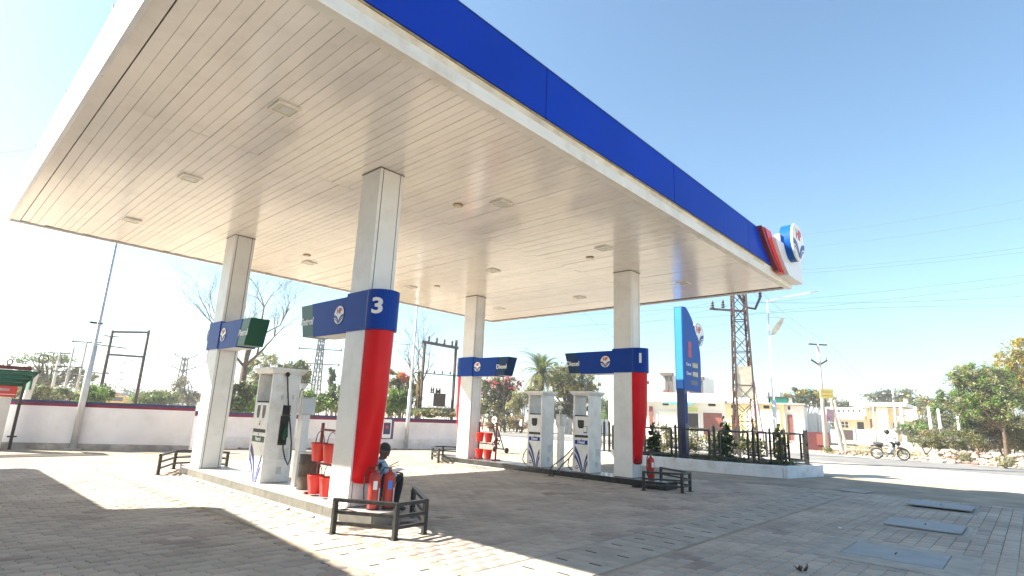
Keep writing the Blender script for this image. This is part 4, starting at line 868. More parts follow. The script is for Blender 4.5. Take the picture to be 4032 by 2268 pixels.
for k in range(4): fg.prism([(x, y + 0.27 - 0.16 * k) for x, y in [(-1.0, -0.06), (-0.62, -0.05), (-0.52, 0.0), (-0.56, 0.05), (-0.95, 0.06)]], on_wall2(s0, 0.80, 0.0275), wr, UZ, wn * 0.0012)
fg.build('hand_print', M['txtwhite'], po)

# light poles standing at the wall
def light_pole(x, y, h, arm, label, r0=0.10, wh=None, clamp=None, z0=0.0):
    t = thing('street_lamp', (x, y, z0), label, 'street lamp', 'street lamps round the forecourt')
    m = MB(); hs = h * 0.36; m.tube([(x, y, z0), (x, y, z0 + hs)], r0, 12).tube([(x, y, z0 + hs), (x, y, z0 + hs * 1.01), (x, y, z0 + h)], [r0, r0 * 0.62, r0 * 0.42], 10); m.build('mast', wh or M['galv'], t, smooth=True)
    MB().box((x - r0 * 2, y - r0 * 2, z0), (x + r0 * 2, y + r0 * 2, z0 + 0.02)).build('base_plate', M['galv'], t)
    if arm:
        a = Vector(arm); tp = Vector((x, y, z0 + h)); e = tp + a
        MB().tube([tp - Vector((0, 0, 0.1)), tp + a * 0.2 + Vector((0, 0, 0.0)), e], r0 * 0.38, 8).build('arm', wh or M['galv'], t)
        ad = Vector((a.x, a.y, a.z)).normalized()
        MB().bar(e - ad * 0.05, e + ad * 0.55, 0.16, 0.07).build('lamp_head', M['galv'], t, bevel=0.02)
    if clamp: MB().box((x - 0.25, y - 0.05, z0 + clamp), (x + r0, y + 0.05, z0 + clamp + 0.06)).build('clamp', M['darksteel'], t)
    return t
light_pole(3.02, 17.28, 9.0, (0.7, -0.8, 0.25), 'tall light pole in front of the left wall, rising behind the canopy', 0.095, clamp=3.95)
light_pole(14.15, 15.05, 7.0, (0.75, 0.1, 0.42), 'light pole at the middle wall by the phone poster', 0.085)
lp_ = light_pole(27.7, 4.2, 7.75, (2.2, -1.4, 0.65), 'white light pole with a curved advert panel, behind the planter fence', 0.10, M['white'])
# curved advert panel on that pole
m = MB(); c_ = Vector((27.7, 4.2, 0)); dx = Vector((0.62, -0.78, 0)); vs = []
for i in range(9):
    k = i / 8; z = 6.0 + 0.85 * k; b0 = 0.10 + 0.55 * k ** 1.8; b1 = b0 + 0.10 + 0.22 * math.sin(math.pi * min(1, k * .95 + .05)) ** .8
    for d in (b0, b1): vs.append(c_ + dx * d + Vector((0, 0, z)))
vs2 = [v + Vector((0.03, 0.024, 0)) for v in vs]; n = len(vs)
fs = [(2 * i, 2 * i + 1, 2 * i + 3, 2 * i + 2) for i in range(8)] + [(n + 2 * i, n + 2 * i + 2, n + 2 * i + 3, n + 2 * i + 1) for i in range(8)] + [(2 * i, 2 * i + 2, n + 2 * i + 2, n + 2 * i) for i in range(8)] + [(2 * i + 1, n + 2 * i + 1, n + 2 * i + 3, 2 * i + 3) for i in range(8)]
m.add(vs + vs2, fs).build('advert_panel', M['poster_cream'], lp_)
MB().bar(c_ + Vector((0, 0, 6.9)), c_ + dx * 0.9 + Vector((0, 0, 6.85)), 0.03).bar(c_ + Vector((0, 0, 6.01)), c_ + dx * 0.2 + Vector((0, 0, 6.01)), 0.03).build('panel_bracket', M['galv'], lp_)

# awning kiosk at the left edge
ak = thing('air_kiosk', (0.9, 17.9, 0), 'green ribbed awning on a dark post at the left edge, before the wall', 'kiosk')
MB().bar((1.55, 17.62, 0), (1.55, 17.62, 1.95), 0.075).build('post', M['iron'], ak)
for z in (0.35, 1.3): boxpart('clamp', (1.44, 17.55, z), (1.66, 17.69, z + 0.04), M['iron'], ak)
MB().bar((1.55, 17.62, 1.93), (1.80, 17.2, 2.32), 0.06).build('strut', M['iron'], ak)
for k in range(4):
    a = k * 0.115
    MB().tube([(-2.2, 17.62 - a * .9, 1.90 + a), (1.52 + k * 0.075, 17.62 - a * .9, 1.90 + a)], 0.062, 8).build('awning_rib', M['tin'], ak, smooth=True)
MB().bar((-2.2, 17.25, 2.37), (1.6, 17.25, 2.37), 0.12, 0.1).build('front_edge', M['maroon'], ak)
boxpart('side_board', (1.66, 17.3, 1.75), (1.70, 18.1, 2.3), M['tin'], ak)
boxpart('red_notice', (0.7, 17.60, 1.52), (1.42, 17.63, 1.84), M['txtred'], ak)
boxpart('notice_print', (0.85, 17.595, 1.69), (1.25, 17.5995, 1.77), M['poster_pink'], ak); boxpart('notice_line', (0.72, 17.594, 1.585), (1.40, 17.5995, 1.60), M['txtwhite'], ak)
boxpart('machine', (0.75, 17.64, 0.02), (1.35, 17.95, 1.5), M['pumpgrey'], ak)

# ================================================================== PLANTER, FENCE, PRICE SIGN
pl = thing('planter', (19.5, 4, 0), 'white walled planting bed with grass and soil beside the right column', 'planter')
PB = [(17.70, 8.4), (17.74, 5.2), (17.88, 3.3), (18.2, 1.75), (18.5, 1.0), (20.85, 0.55), (24.2, 8.4)]
cen = Vector((20, 4.5, 0))
for i in range(len(PB)):
    a = Vector((*PB[i], 0)); b = Vector((*PB[(i + 1) % len(PB)], 0)); d = (b - a).normalized(); n = d.cross(Vector((0, 0, 1)))
    if n.dot(cen - a) < 0: n = -n
    vs = [a, b, b + n * 0.16, a + n * 0.16]; h = 0.36
    m = MB().add([v - Vector((0, 0, 0.03)) for v in vs] + [v + Vector((0, 0, h)) for v in vs], [(0, 3, 2, 1), (4, 5, 6, 7), (0, 1, 5, 4), (1, 2, 6, 5), (2, 3, 7, 6), (3, 0, 4, 7)])
    m.build('wall_side', M['whitewash'], pl, bevel=0.015)
sp = [cen + (Vector((*p, 0)) - cen) * 0.97 for p in PB]
MB().add([(p.x, p.y, 0.33) for p in sp], [tuple(range(len(sp)))]).build('soil_bed', M['soil'], pl)
boxpart('drain_notch', (18.445, 1.12, 0.002), (18.47, 1.24, 0.3), M['plinth'], pl)
g = np.random.default_rng(4)
gr = foliage('grass', [((19.7, 3.6, 0.36), (0.95, 1.5, 0.05)), ((20.0, 1.75, 0.36), (0.65, 0.45, 0.05)), ((19.1, 6.2, 0.36), (0.6, 1.1, 0.05))], 4800, 0.06, [L_G, L_O, L_D], None, 12, 60, 0.22)
tag(gr, kind='stuff')
FP = [(18.0, 7.3), (17.95, 5.9), (17.93, 4.5), (18.05, 3.15), (18.72, 2.1), (19.55, 1.35), (20.6, 0.95)]
fe = thing('iron_fence', (18.5, 3.5, 0.36), 'black iron fence of square frames along the front of the white planter', 'fence')
fb = thing('iron_fence', (22.5, 5, 0.36), 'black iron fence of square frames along the roadside back of the white planter', 'fence')
def fence_run(P, t, z0=0.33):
    for x, y in P: MB().box((x - 0.034, y - 0.034, z0), (x + 0.034, y + 0.034, z0 + 1.14)).lathe((x, y, z0 + 1.14), [(0.035, 0), (0.012, 0.05), (0.004, 0.12)], 6).build('post', M['iron'], t)
    for (a, b) in zip(P[:-1], P[1:]):
        a = Vector((*a, 0)); b = Vector((*b, 0)); d = (b - a).normalized(); p = a + d * 0.17; q = b - d * 0.17; m = MB()
        zb, zt = z0 + 0.14, z0 + 1.02
        for z in (zb, zt): m.bar(p + Vector((0, 0, z)), q + Vector((0, 0, z)), 0.058)
        for e in (p, q): m.bar(e + Vector((0, 0, zb)), e + Vector((0, 0, zt)), 0.062)
        for z in (zb + 0.12, zb + 0.22, zt - 0.32):
            m.bar(a + d * 0.025 + Vector((0, 0, z)), p + Vector((0, 0, z)), 0.03).bar(q + Vector((0, 0, z)), b - d * 0.025 + Vector((0, 0, z)), 0.03)
        m.build('frame_panel', M['iron'], t)
fence_run(FP, fe)
fence_run([(20.72, 1.05), (21.3, 2.4), (21.9, 3.75), (22.5, 5.1), (23.1, 6.45), (23.7, 7.8)], fb)
fence_run([(18.1, 7.6), (18.1, 8.1)], fe)
# price sign
u0, vv = 18.12, 4.36
ps_ = thing('price_sign', (u0 + .2, vv, 0.33), 'tall blue price sign with round emblem standing in the planter behind the fence', 'sign')
boxpart('pole', (u0 + 0.02, vv - 0.14, 0.30), (u0 + 0.27, vv + 0.16, 2.76), M['navy'], ps_, bevel=0.005)
boxpart('pole_panel', (u0 + 0.06, vv - 0.146, 1.55), (u0 + 0.23, vv - 0.1405, 2.6), M['bandblue'], ps_)
boxpart('pole_base', (u0 - 0.06, vv - 0.22, 0.30), (u0 + 0.36, vv + 0.24, 0.36), M['galv'], ps_)
prof = [(0.0, 2.74), (0.0, 5.80)] + [(x, z) for x, z in bez((0.30, 5.83), (0.72, 5.62), (1.02, 5.18), 10)] + bez((1.04, 5.1), (1.50, 4.45), (1.47, 3.9), 8) + [(1.46, 3.4), (1.40, 2.70)]
MB().prism(prof, (u0, vv - 0.15, 0), PX, UZ, (0, 0.32, 0)).build('sign_face', M['signblue'], ps_)
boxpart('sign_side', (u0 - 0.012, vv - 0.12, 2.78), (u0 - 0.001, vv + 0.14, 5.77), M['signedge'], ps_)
MB().prism([(0.15, 4.79), (1.2, 4.74), (1.2, 4.75), (0.15, 4.80)], (u0, vv - 0.1505, 0), PX, UZ, (0, -0.003, 0)).build('groove', M['navy'], ps_)
MB().prism([(0.42, 3.95), (0.68, 3.95), (0.68, 4.55), (0.42, 4.55)], (u0, vv - 0.1505, 0), PX, UZ, (0, -0.004, 0)).build('club_mark', pm('faded_red_print', (0.5, 0.1, 0.13), 0.6, var=0.2, scale=5), ps_)
for k, (z, wd1, rs) in enumerate(((3.68, 'Petrol', 0), (3.35, 'Diesel', 0))):
    text('fuel_word', wd1, 0.17, M['txtwhite'], ps_, (u0 + 0.42, vv - 0.153, z), PX, UZ, 0.004, 0.002, 0.9)
    boxpart('price_window', (u0 + 0.70, vv - 0.156, z - 0.11), (u0 + 1.20, vv - 0.1505, z + 0.12), M['navy'], ps_)
    for q in range(4): boxpart('price_flap', (u0 + 0.73 + .115 * q, vv - 0.159, z - 0.08), (u0 + 0.82 + .115 * q, vv - 0.1565, z + 0.09), M['poster_cream'], ps_)
MB().prism([(0.55, 2.95), (1.15, 2.95), (1.15, 3.12), (0.55, 3.12)], (u0, vv - 0.1505, 0), PX, UZ, (0, -0.004, 0)).build('price_window', M['navy'], ps_)
MB().lathe((u0 + 1.42, vv + 0.10, 4.92), [(0.44, 0), (0.44, -0.22)], 36, 0, 'y').build('emblem_box', M['white'], ps_)
logo(ps_, (u0 + 1.42, vv - 0.121, 4.92), PX, UZ, 0.42, 1.0, 0.01)
# shrubs
def cypress(x, y, h, r, label, mats, seed):
    t = thing('cypress_shrub', (x, y, 0.33), label, 'shrub', 'cypress shrubs in the planter')
    MB().tube([(x, y, 0.3), (x, y, 0.33 + h * .6)], [0.03, 0.015], 6).build('stem', M['bark'], t)
    L = [((x, y, 0.33 + h * k), (r * q, r * q, h * 0.17)) for k, q in ((0.17, 0.8), (0.37, 1.0), (0.57, 0.85), (0.76, 0.6), (0.92, 0.3))]
    foliage('foliage', L, 4200, 0.035, mats, t, seed, 60, 0.16)
cypress(19.05, 6.0, 1.15, 0.33, 'dark cypress shrub half hidden by the red shield of column 1', [L_D, L_G], 21)
cypress(19.1, 3.2, 1.45, 0.36, 'tallest dark cypress shrub in the middle of the planter', [L_D, L_G], 22)
cypress(21.2, 2.05, 1.35, 0.24, 'yellow green cypress shrub beside the white light pole', [L_B, L_O, L_Y], 23)
for i, (x, y, r, h, mats, lab, nf) in enumerate([(20.4, 5.2, 0.55, 0.95, [L_GR, L_O, L_P], 'loose white flowering bush behind the price sign pole', 0), (20.2, 3.9, 0.6, 0.85, [L_P, L_GR, L_O], 'pale leafy bush between the two dark cypress shrubs', 0),
                                          (21.6, 3.2, 0.5, 0.75, [L_D, L_O], 'dark bush by the lattice tower foot', 0), (21.0, 6.6, 0.5, 1.0, [L_O, L_GR], 'olive bush left of the price sign pole', 1)]):
    t = thing('garden_bush', (x, y, 0.33), lab, 'bush', 'garden bushes in the planter')
    gg = random.Random(i); mb = MB()
    for k in range(6): mb.tube([(x, y, 0.3), (x + gg.uniform(-.3, .3) * r, y + gg.uniform(-.3, .3) * r, 0.33 + h * .5), (x + gg.uniform(-.9, .9) * r, y + gg.uniform(-.9, .9) * r, 0.33 + h * gg.uniform(.7, 1))], [0.014, 0.01, 0.004], 4)
    mb.build('stems', M['bark'], t); foliage('foliage', [((x, y, 0.36 + h * .55), (r, r, h * .5))], 1300, 0.05, mats, t, 40 + i, 26, 0.18)
    if i < 2: foliage('flowers', [((x, y, 0.36 + h * .6), (r, r, h * .5))], 160, 0.05, [leafm('white_petal', (0.7, 0.7, 0.66), 0.1)], t, 60 + i, 30, 0.14)
for i, (x, y, s, lab) in enumerate([(19.0, 2.35, 0.17, 'pale stone on the planter edge left of its corner'), (19.35, 2.05, 0.2, 'larger pale stone on the planter edge near the corner'), (20.4, 3.6, 0.22, 'white painted stone beside the middle cypress')]):
    blob('planter_stone', (x, y, 0.36 + s * .3), (s, s * .7, s * .55), M['whitewash'] if i == 2 else M['rock'], None, 9); tag(bpy.context.scene.collection.objects[-1], lab, 'stone', 'stones in the planter')

# hose trolley by column 2
ht_ = thing('hose_trolley', (17.2, 12.0, 0), 'dark cart with small wheels and coiled hose behind the far bucket rack', 'trolley')
hx, hy = 16.95, 12.15
MB().bar((hx, hy - 0.25, 0.12), (hx - 0.25, hy + 0.05, 1.25), 0.05).bar((hx + 0.1, hy + 0.25, 0.12), (hx - 0.2, hy + 0.30, 1.25), 0.05).bar((hx - 0.25, hy + 0.05, 1.2), (hx - 0.2, hy + 0.30, 1.2), 0.05).bar((hx, hy - 0.25, 0.15), (hx + 0.1, hy + 0.25, 0.15), 0.05).build('frame', M['iron'], ht_)
for y in (hy - 0.36, hy + 0.36): MB().lathe((hx + 0.05, y - 0.03, 0.11), [(0.11, 0), (0.11, 0.06)], 16, 0, 'y').build('wheel', M['rubber'], ht_)
MB().tube([(hx - 0.1 + 0.22 * math.cos(a * .9), hy + 0.12 + 0.2 * math.sin(a), 0.3 + 0.02 * a + 0.1 * math.sin(a * 1.3)) for a in [i * 0.5 for i in range(50)]], 0.025, 6).build('coiled_hose', M['black'], ht_, smooth=True)
MB().prism([(0.16 * math.cos(i * math.pi / 3 + .5), 0.16 * math.sin(i * math.pi / 3 + .5)) for i in range(6)], (hx - 0.25, hy + 0.15, 1.36), NX, UZ, (-0.015, 0, 0)).build('sign_plate', M['txtwhite'], ht_)
MB().prism([(0.09 * math.cos(i * math.pi / 3 + .5), 0.06 * math.sin(i * math.pi / 3 + .5)) for i in range(6)], (hx - 0.266, hy + 0.15, 1.37), NX, UZ, (-0.003, 0, 0)).build('sign_mark', M['txtred'], ht_)

# ================================================================== BEYOND THE FORECOURT
def lob(px, py, d, rx, ry):
    p = at(px, py, d); k = d / FPX
    return ((p.x, p.y, p.z), (rx * k, rx * k, ry * k))
def gpt(px, d):
    p = at(px, 1600, d); return Vector((p.x, p.y, 0))
def treeat(name, px, d, lobes, n, size, mats, label, seed, group=None, cat='tree', r=0.14, w=None, K=30, sig=0.18, th=None, asp=0.5):
    b = gpt(px, d); L = []
    for (x, y, rx, ry) in lobes:
        c, rad = lob(x, y, d, rx, ry); L.append(((c[0] - b.x, c[1] - b.y, c[2]), rad))
    h = max(c[2] for c, _ in L)
    return tree(name, b, h, L, n, size, mats, label, cat, group, seed, w, r, K, sig, th, asp)
def bushat(px, d, lobes, n, size, mats, label, seed, group=None, w=None, K=26, sig=0.2, name='bush', cat='bush', asp=0.5):
    b = gpt(px, d); t = thing(name, b, label, cat, group); L = [lob(x, y, d, rx, ry) for x, y, rx, ry in lobes]
    mb = MB(); gg = random.Random(seed)
    for c, rad in L:
        for k in range(3):
            q = Vector(c) + Vector((gg.uniform(-.6, .6) * rad[0], gg.uniform(-.6, .6) * rad[1], gg.uniform(-.2, .6) * rad[2])); b0 = Vector((c[0], c[1], -0.02)); mb.tube([b0, b0.lerp(q, .5) + Vector((gg.uniform(-.2, .2), gg.uniform(-.2, .2), 0)), q], [0.05, 0.035, 0.01], 5)
    mb.build('stems', M['bark'], t); foliage('foliage', L, n, size, mats, t, seed, K, sig, w, asp=asp)
    return t
GT = 'trees beyond the boundary wall'; GBU = 'bushes beyond the boundary wall'
# ---- left of the left column
treeat('acacia_tree', 165, 70, [(150, 1420, 60, 22), (90, 1450, 50, 20), (205, 1425, 60, 24), (270, 1455, 60, 26), (330, 1480, 45, 24), (60, 1475, 40, 18), (170, 1490, 70, 30), (240, 1505, 70, 30)], 4200, 0.16, [L_GR, L_O, L_G], 'broad flat topped acacia tree behind the green awning', 101, GT, r=0.25, K=46, sig=0.16, th=2.6, asp=0.35)
bushat(120, 48, [(70, 1560, 60, 28), (140, 1555, 60, 34), (210, 1562, 50, 25), (270, 1565, 40, 22)], 6000, 0.12, [L_G, L_O, L_P], 'olive scrub behind the wall left of the tall light pole', 102, GBU)
bushat(360, 40, [(340, 1560, 34, 30), (375, 1555, 40, 36), (415, 1565, 30, 26)], 3000, 0.09, [L_B, L_G], 'bright green bush just over the wall right of the tall light pole', 103, GBU)
bushat(610, 60, [(570, 1575, 50, 20), (625, 1572, 55, 26)], 4200, 0.14, [L_G, L_B, L_O], 'low green scrub over the wall below the second lattice pylon', 104, GBU)
treeat('roadside_tree', 740, 75, [(715, 1535, 30, 34), (745, 1560, 40, 26), (765, 1570, 30, 24), (725, 1500, 26, 26)], 2200, 0.16, [L_GR, L_O, L_BR], 'thin greyish tree beside the left column', 105, GT, r=0.16, asp=0.35)
# ---- far tree line, read as one mass
Lf = []; gg = random.Random(2)
for k in range(70):
    px = -150 + k * 62; d = gg.uniform(150, 190); hy = 1556 + px * 0.0413
    if 1850 < px < 2450: continue
    Lf.append(lob(px, hy - gg.uniform(4, 16), d, gg.uniform(34, 60), gg.uniform(14, 30)))
tl = foliage('far_tree_line', Lf, 15000, 0.5, [L_GR, L_O, L_D], None, 88, 300, 0.22); tag(tl, kind='stuff')
# ---- poles and pylons on the left
def pole(px, d, ytop, label, r=0.09, arms=(), mat=None, group='electricity poles beyond the wall', lean=0.0, yaw=0.0, name='utility_pole'):
    b = gpt(px, d); zt = at(px, ytop, d).z; zt = CAM.z + (zt - CAM.z) * 1.0
    t = thing(name, b, label, 'utility pole', group)
    MB().tube([b - Vector((0, 0, .1)), b + Vector((lean, 0, zt))], [r, r * 0.65], 8).build('shaft', mat or M['polec'], t, smooth=True)
    ax = Vector((0.75, -0.66, 0)); ax = Matrix.Rotation(yaw, 3, 'Z') @ ax
    for (dz, wd_, vee) in arms:
        m = MB(); c = b + Vector((lean * (zt + dz) / zt, 0, zt + dz))
        if vee: m.bar(c, c + ax * wd_ / 2 + Vector((0, 0, vee)), 0.09).bar(c, c - ax * wd_ / 2 + Vector((0, 0, vee)), 0.09)
        else: m.bar(c - ax * wd_ / 2, c + ax * wd_ / 2, 0.09)
        ar = m.build('crossarm', M['darksteel'], t)
        for s in (-1, 1): MB().lathe(c + ax * (s * wd_ * 0.46) + Vector((0, 0, (vee or 0) * .92 + 0.05)), [(0.04, 0), (0.07, 0.06), (0.04, 0.12), (0.06, 0.2)], 7).build('insulator', M['pumpgrey'], ar)
    return t, b, zt
pole(240, 50, 1362, 'bare concrete pole left of a crossarmed one behind the wall', 0.10, ((-1.4, 1.6, 0),))
pole(288, 55, 1340, 'concrete pole with a top crossarm just left of the tall light pole', 0.11, ((-0.05, 2.2, 0), (-2.4, 4.2, 0)))
pole(190, 60, 1382, 'thick pale pole with small crossarm in front of the acacia', 0.14, ((-0.1, 1.6, 0),))
def stay(px0, y0, px1, y1, d, label):
    p = at(px0, y0, d); q = at(px1, y1, d + 1); t = thing('stay_prop', (p.x, p.y, 0), label, 'prop'); e = q + (p - q) * (q.z / max(0.3, q.z - p.z)) if False else p
    MB().tube([Vector((p.x, p.y, 0)) + (p - q) * 0.0, q], 0.10, 6).build('timber', M['bark'], t)
stay(205, 1548, 288, 1466, 54, 'dark slanting timber prop leaning on the crossarmed pole')
# H frame
hf = thing('power_gantry', gpt(420, 45), 'tall rusty two legged pole frame with double crossbeams behind the wall', 'pole frame')
pA, pB = gpt(383, 45), gpt(530, 45); zA = at(405, 1303, 45).z; zB = at(545, 1305, 45).z; zA2 = at(395, 1393, 45).z; zB2 = at(535, 1403, 45).z
for p, z in ((pA, zA + .1), (pB, zB + .15)): MB().tube([p, p + Vector((0, 0, z))], [0.11, 0.085], 8).build('leg', M['rust'], hf, smooth=True)
for a, b in ((zA, zB), (zA2, zB2)): MB().bar(pA + Vector((0, 0, a)), pB + Vector((0, 0, b)), 0.13).build('crossbeam', M['darksteel'], hf)
dAB = (pB - pA).normalized()
MB().bar(pA + Vector((0, 0, zA - 0.9)) - dAB * .9, pA + Vector((0, 0, zA - 1.0)) + dAB * .9, 0.07).bar(pA + Vector((0, 0, zA - 0.3)) - dAB * .4, pA + Vector((0, 0, zA - 0.3)) + dAB * .4, 0.07).build('crossarm', M['darksteel'], hf)
def lattice(b, h, w0, w1, label, mat, name='lattice_tower', n=10, arms=(), group=None, rot=0.6, th=0.06, panel=None, cat='lattice tower', h0=0.0):
    b = Vector(b); t = thing(name, b, label, cat, group); rm = Matrix.Rotation(rot, 3, 'Z')
    cs = [rm @ Vector((sx, sy, 0)) for sx, sy in ((-1, -1), (1, -1), (1, 1), (-1, 1))]
    P = lambda i, z: b + cs[i % 4] * ((w0 + (w1 - w0) * z / h) / 2) + Vector((0, 0, z))
    for i in range(4): MB().bar(P(i, h0), P(i, h), th, th).build('leg', mat, t)
    zs = [h0 + (h - h0) * (1 - (1 - k / n) ** 1.15) for k in range(n + 1)]
    for i in range(4):
        m = MB()
        for k in range(n):
            m.bar(P(i, zs[k]), P(i + 1, zs[k + 1]), th * .55, th * .3); m.bar(P(i + 1, zs[k]), P(i, zs[k + 1]), th * .55, th * .3)
            if k % 2 == 0: m.bar(P(i, zs[k]), P(i + 1, zs[k]), th * .7, th * .5)
        m.build('bracing', mat, t)
    ax = Vector((0.75, -0.66, 0))
    for z, wd_, vee in arms:
        m = MB(); c = b + Vector((0, 0, z))
        if vee: m.bar(c, c + ax * wd_ / 2 + Vector((0, 0, vee)), th).bar(c, c - ax * wd_ / 2 + Vector((0, 0, vee)), th)
        else: m.bar(c - ax * wd_ / 2, c + ax * wd_ / 2, th)
        ar = m.build('crossarm', M['darksteel'], t)
        for s in (-1, 1): MB().lathe(c + ax * (s * wd_ * .48) + Vector((0, 0, vee - .15)), [(0.06, 0), (0.12, 0.1), (0.06, 0.2), (0.1, 0.35)], 7).build('insulator', M['darksteel'], ar)
    return t
GP = 'lattice pylons in the distance'
lattice(gpt(448, 150), 9.6, 1.0, 0.5, 'small distant lattice pylon with upswept arms above the yellow truck', M['galv'], 'lattice_pylon', 8, ((9.3, 4.2, 0.7), (7.2, 5.0, 0.8), (5.6, 4.6, 0.8)), GP, th=0.14)
lattice(gpt(697, 110), 9.0, 1.2, 0.6, 'lattice pylon with upswept arms just left of the left column', M['rust'], 'lattice_pylon', 8, ((8.5, 3.6, 0.9), (6.6, 4.0, 0.8)), GP, th=0.13)
pole(660, 100, 1440, 'slim pale pole beside the left pylon', 0.12, (), None)
lattice(gpt(1235, 80), 11.8, 1.1, 0.5, 'dark lattice pylon with three crossarms seen between the petrol pump and column 3', M['darksteel'], 'lattice_pylon', 11, ((11.6, 5.2, 0.0), (9.3, 5.8, 0.0), (7.3, 5.6, 0.0)), GP, th=0.12)
# yellow truck and white van behind the wall
def vehicle(name, px, d, L, Wd, H, mat, label, cat, cabf=0.35):
    b = gpt(px, d); t = thing(name, b, label, cat); ax = Vector((0.75, -0.66, 0)); ay = Vector((0.66, 0.75, 0))
    def bx(x0, x1, z0, z1, nm, m_, wy=1.0, par=None):
        MB().prism([(x0, z0), (x1, z0), (x1, z1), (x0, z1)], b - ay * (Wd * wy / 2), ax, UZ, ay * (Wd * wy)).build(nm, m_, par or t, bevel=0.03)
    bx(-L / 2, -L / 2 + L * cabf, 0.5, H, 'cab', mat); bx(-L / 2 + L * cabf + 0.02, L / 2, 0.7, H * 0.82, 'body', mat)
    bx(-L / 2 + 0.1, -L / 2 + L * cabf - 0.12, H * .55, H * .85, 'cab_window', M['dark'], 1.02); bx(-L / 2 - .02, L / 2, 0.35, 0.49, 'chassis', M['darksteel'], 0.9)
    bx(-L / 2 + L * cabf + .2, L / 2 - .2, H * .55, H * .78, 'side_panel', M['darksteel'], 1.01)
    for x in (-L * .32, L * .3):
        for s in (-1, 1):
            c = b + ax * x + ay * (s * Wd * .45) + Vector((0, 0, 0.42)); MB().lathe((0, 0, 0), [(0.42, -0.12), (0.42, 0.12)], 14, 0, 'y')
            m = MB().lathe((0, 0, 0), [(0.42, -0.12), (0.42, 0.12)], 14, 0, 'y'); m.v = [tuple(c + ax * v[0] + ay * v[1] + Vector((0, 0, v[2]))) for v in m.v]; m.build('wheel', M['rubber'], t)
vehicle('yellow_truck', 458, 90, 2.9, 2.2, 2.35, M['truck'], 'small yellow truck passing behind the taller left wall', 'truck')
vehicle('white_van', 548, 95, 3.0, 1.8, 2.0, M['housewhite'], 'white van beyond the left wall, right of the yellow truck', 'van', 0.4)
# post with rings at far left
sg = thing('signal_post', gpt(92, 40), 'pale post with two dark rings on top, beyond the awning', 'post')
p = gpt(85, 40); MB().bar(p, p + Vector((0.25, 0, 2.9)), 0.45, 0.3).build('post', M['polec'], sg); MB().bar(p + Vector((.1, -.2, 2.5)), p + Vector((-1.6, 1.0, 2.85)), 0.4, 0.5).build('head_board', M['housewhite'], sg)
for dx_, z, r_ in ((0.55, 3.55, 0.24), (-1.1, 3.3, 0.14)):
    c = p + Vector((dx_ * .75, -dx_ * .66, z)); MB().tube([c + Vector((0.75 * r_ * math.cos(a), -0.66 * r_ * math.cos(a), r_ * math.sin(a))) for a in [2 * math.pi * i / 16 for i in range(17)]], 0.035, 6).build('ring', M['darksteel'], sg); MB().bar(p + Vector((dx_ * .75, -dx_ * .66, 2.8)), c - Vector((0, 0, r_)), 0.06).build('stem', M['darksteel'], sg)
# ---- bare tree and greenery behind the petrol pump
bt = thing('bare_tree', gpt(930, 40), 'tall leafless tree rising behind the left column and its petrol sign', 'tree')
mb = MB(); gb_ = random.Random(15); b = gpt(930, 40); fk = at(962, 1445, 40)
mb.tube([b, b.lerp(fk, .5) + Vector((0.1, 0, 0)), fk], [0.30, 0.25, 0.21], 8)
for (x, y) in ((1020, 1260), (975, 1330), (1090, 1340), (1010, 1200)):
    q = at(x, y, 40); dd = (q - fk); bare_branches(mb, fk, dd.normalized(), dd.length * 0.62, 0.12, 6, gb_, 0.40)
q = at(860, 1280, 40); bare_branches(mb, fk, (q - fk).normalized(), 2.6, 0.10, 6, gb_, 0.42)
mb.build('trunk', M['bark'], bt, smooth=True)
treeat('leafy_tree', 1060, 52, [(1040, 1420, 50, 30), (1085, 1440, 45, 34), (1000, 1470, 45, 40), (1060, 1490, 60, 40)], 4200, 0.12, [L_O, L_GR, L_G, L_P], 'pale olive tree whose crown shows above the petrol pump', 111, GT, asp=0.4)
treeat('leafy_tree', 1185, 56, [(1170, 1445, 44, 26), (1205, 1470, 46, 40), (1150, 1490, 50, 40)], 3400, 0.13, [L_D, L_G, L_Y], 'dark green tree with yellowish top right of the petrol pump', 112, GT)
treeat('slim_tree', 1308, 60, [(1308, 1470, 14, 26), (1310, 1510, 16, 30)], 1600, 0.12, [L_D], 'slim dark columnar tree just left of column 3', 113, GT, r=0.1)
bushat(1010, 38, [(930, 1580, 40, 45), (985, 1560, 45, 55), (1050, 1590, 40, 40), (900, 1540, 26, 55)], 7500, 0.11, [L_G, L_B, L_O, L_D], 'dense green bushes over the wall between left column and petrol pump', 114, GBU)
bushat(1270, 42, [(1225, 1580, 40, 45), (1285, 1585, 45, 45), (1330, 1570, 30, 50)], 6500, 0.11, [L_B, L_G, L_P], 'bright green bushes over the wall between petrol pump and column 3', 115, GBU)
# ---- between column 3 and column 2
bushat(1570, 36, [(1540, 1590, 40, 45), (1580, 1575, 36, 40), (1625, 1600, 30, 35)], 4200, 0.09, [L_B, L_G], 'bright green hedge over the wall right of column 3', 121, GBU)
bushat(1565, 44, [(1550, 1520, 36, 34), (1590, 1500, 40, 32), (1540, 1475, 30, 22), (1620, 1530, 30, 40)], 3400, 0.11, [L_Y, L_O, L_DRY, L_G], 'yellow orange bougainvillea over the wall right of column 3', 122, GBU)
fl = bushat(1590, 43.4, [(1588, 1482, 20, 14), (1622, 1428, 9, 5)], 90, 0.10, [M['pinkflower']], 'cluster of red blossom above the yellow bougainvillea', 123, GBU)
bt2 = thing('bare_tree', gpt(1650, 46), 'fine twigged leafless tree behind the middle light pole', 'tree')
mb = MB(); b = gpt(1640, 46); fk = at(1650, 1520, 46); mb.tube([b, fk], [0.16, 0.12], 7); gb_ = random.Random(18)
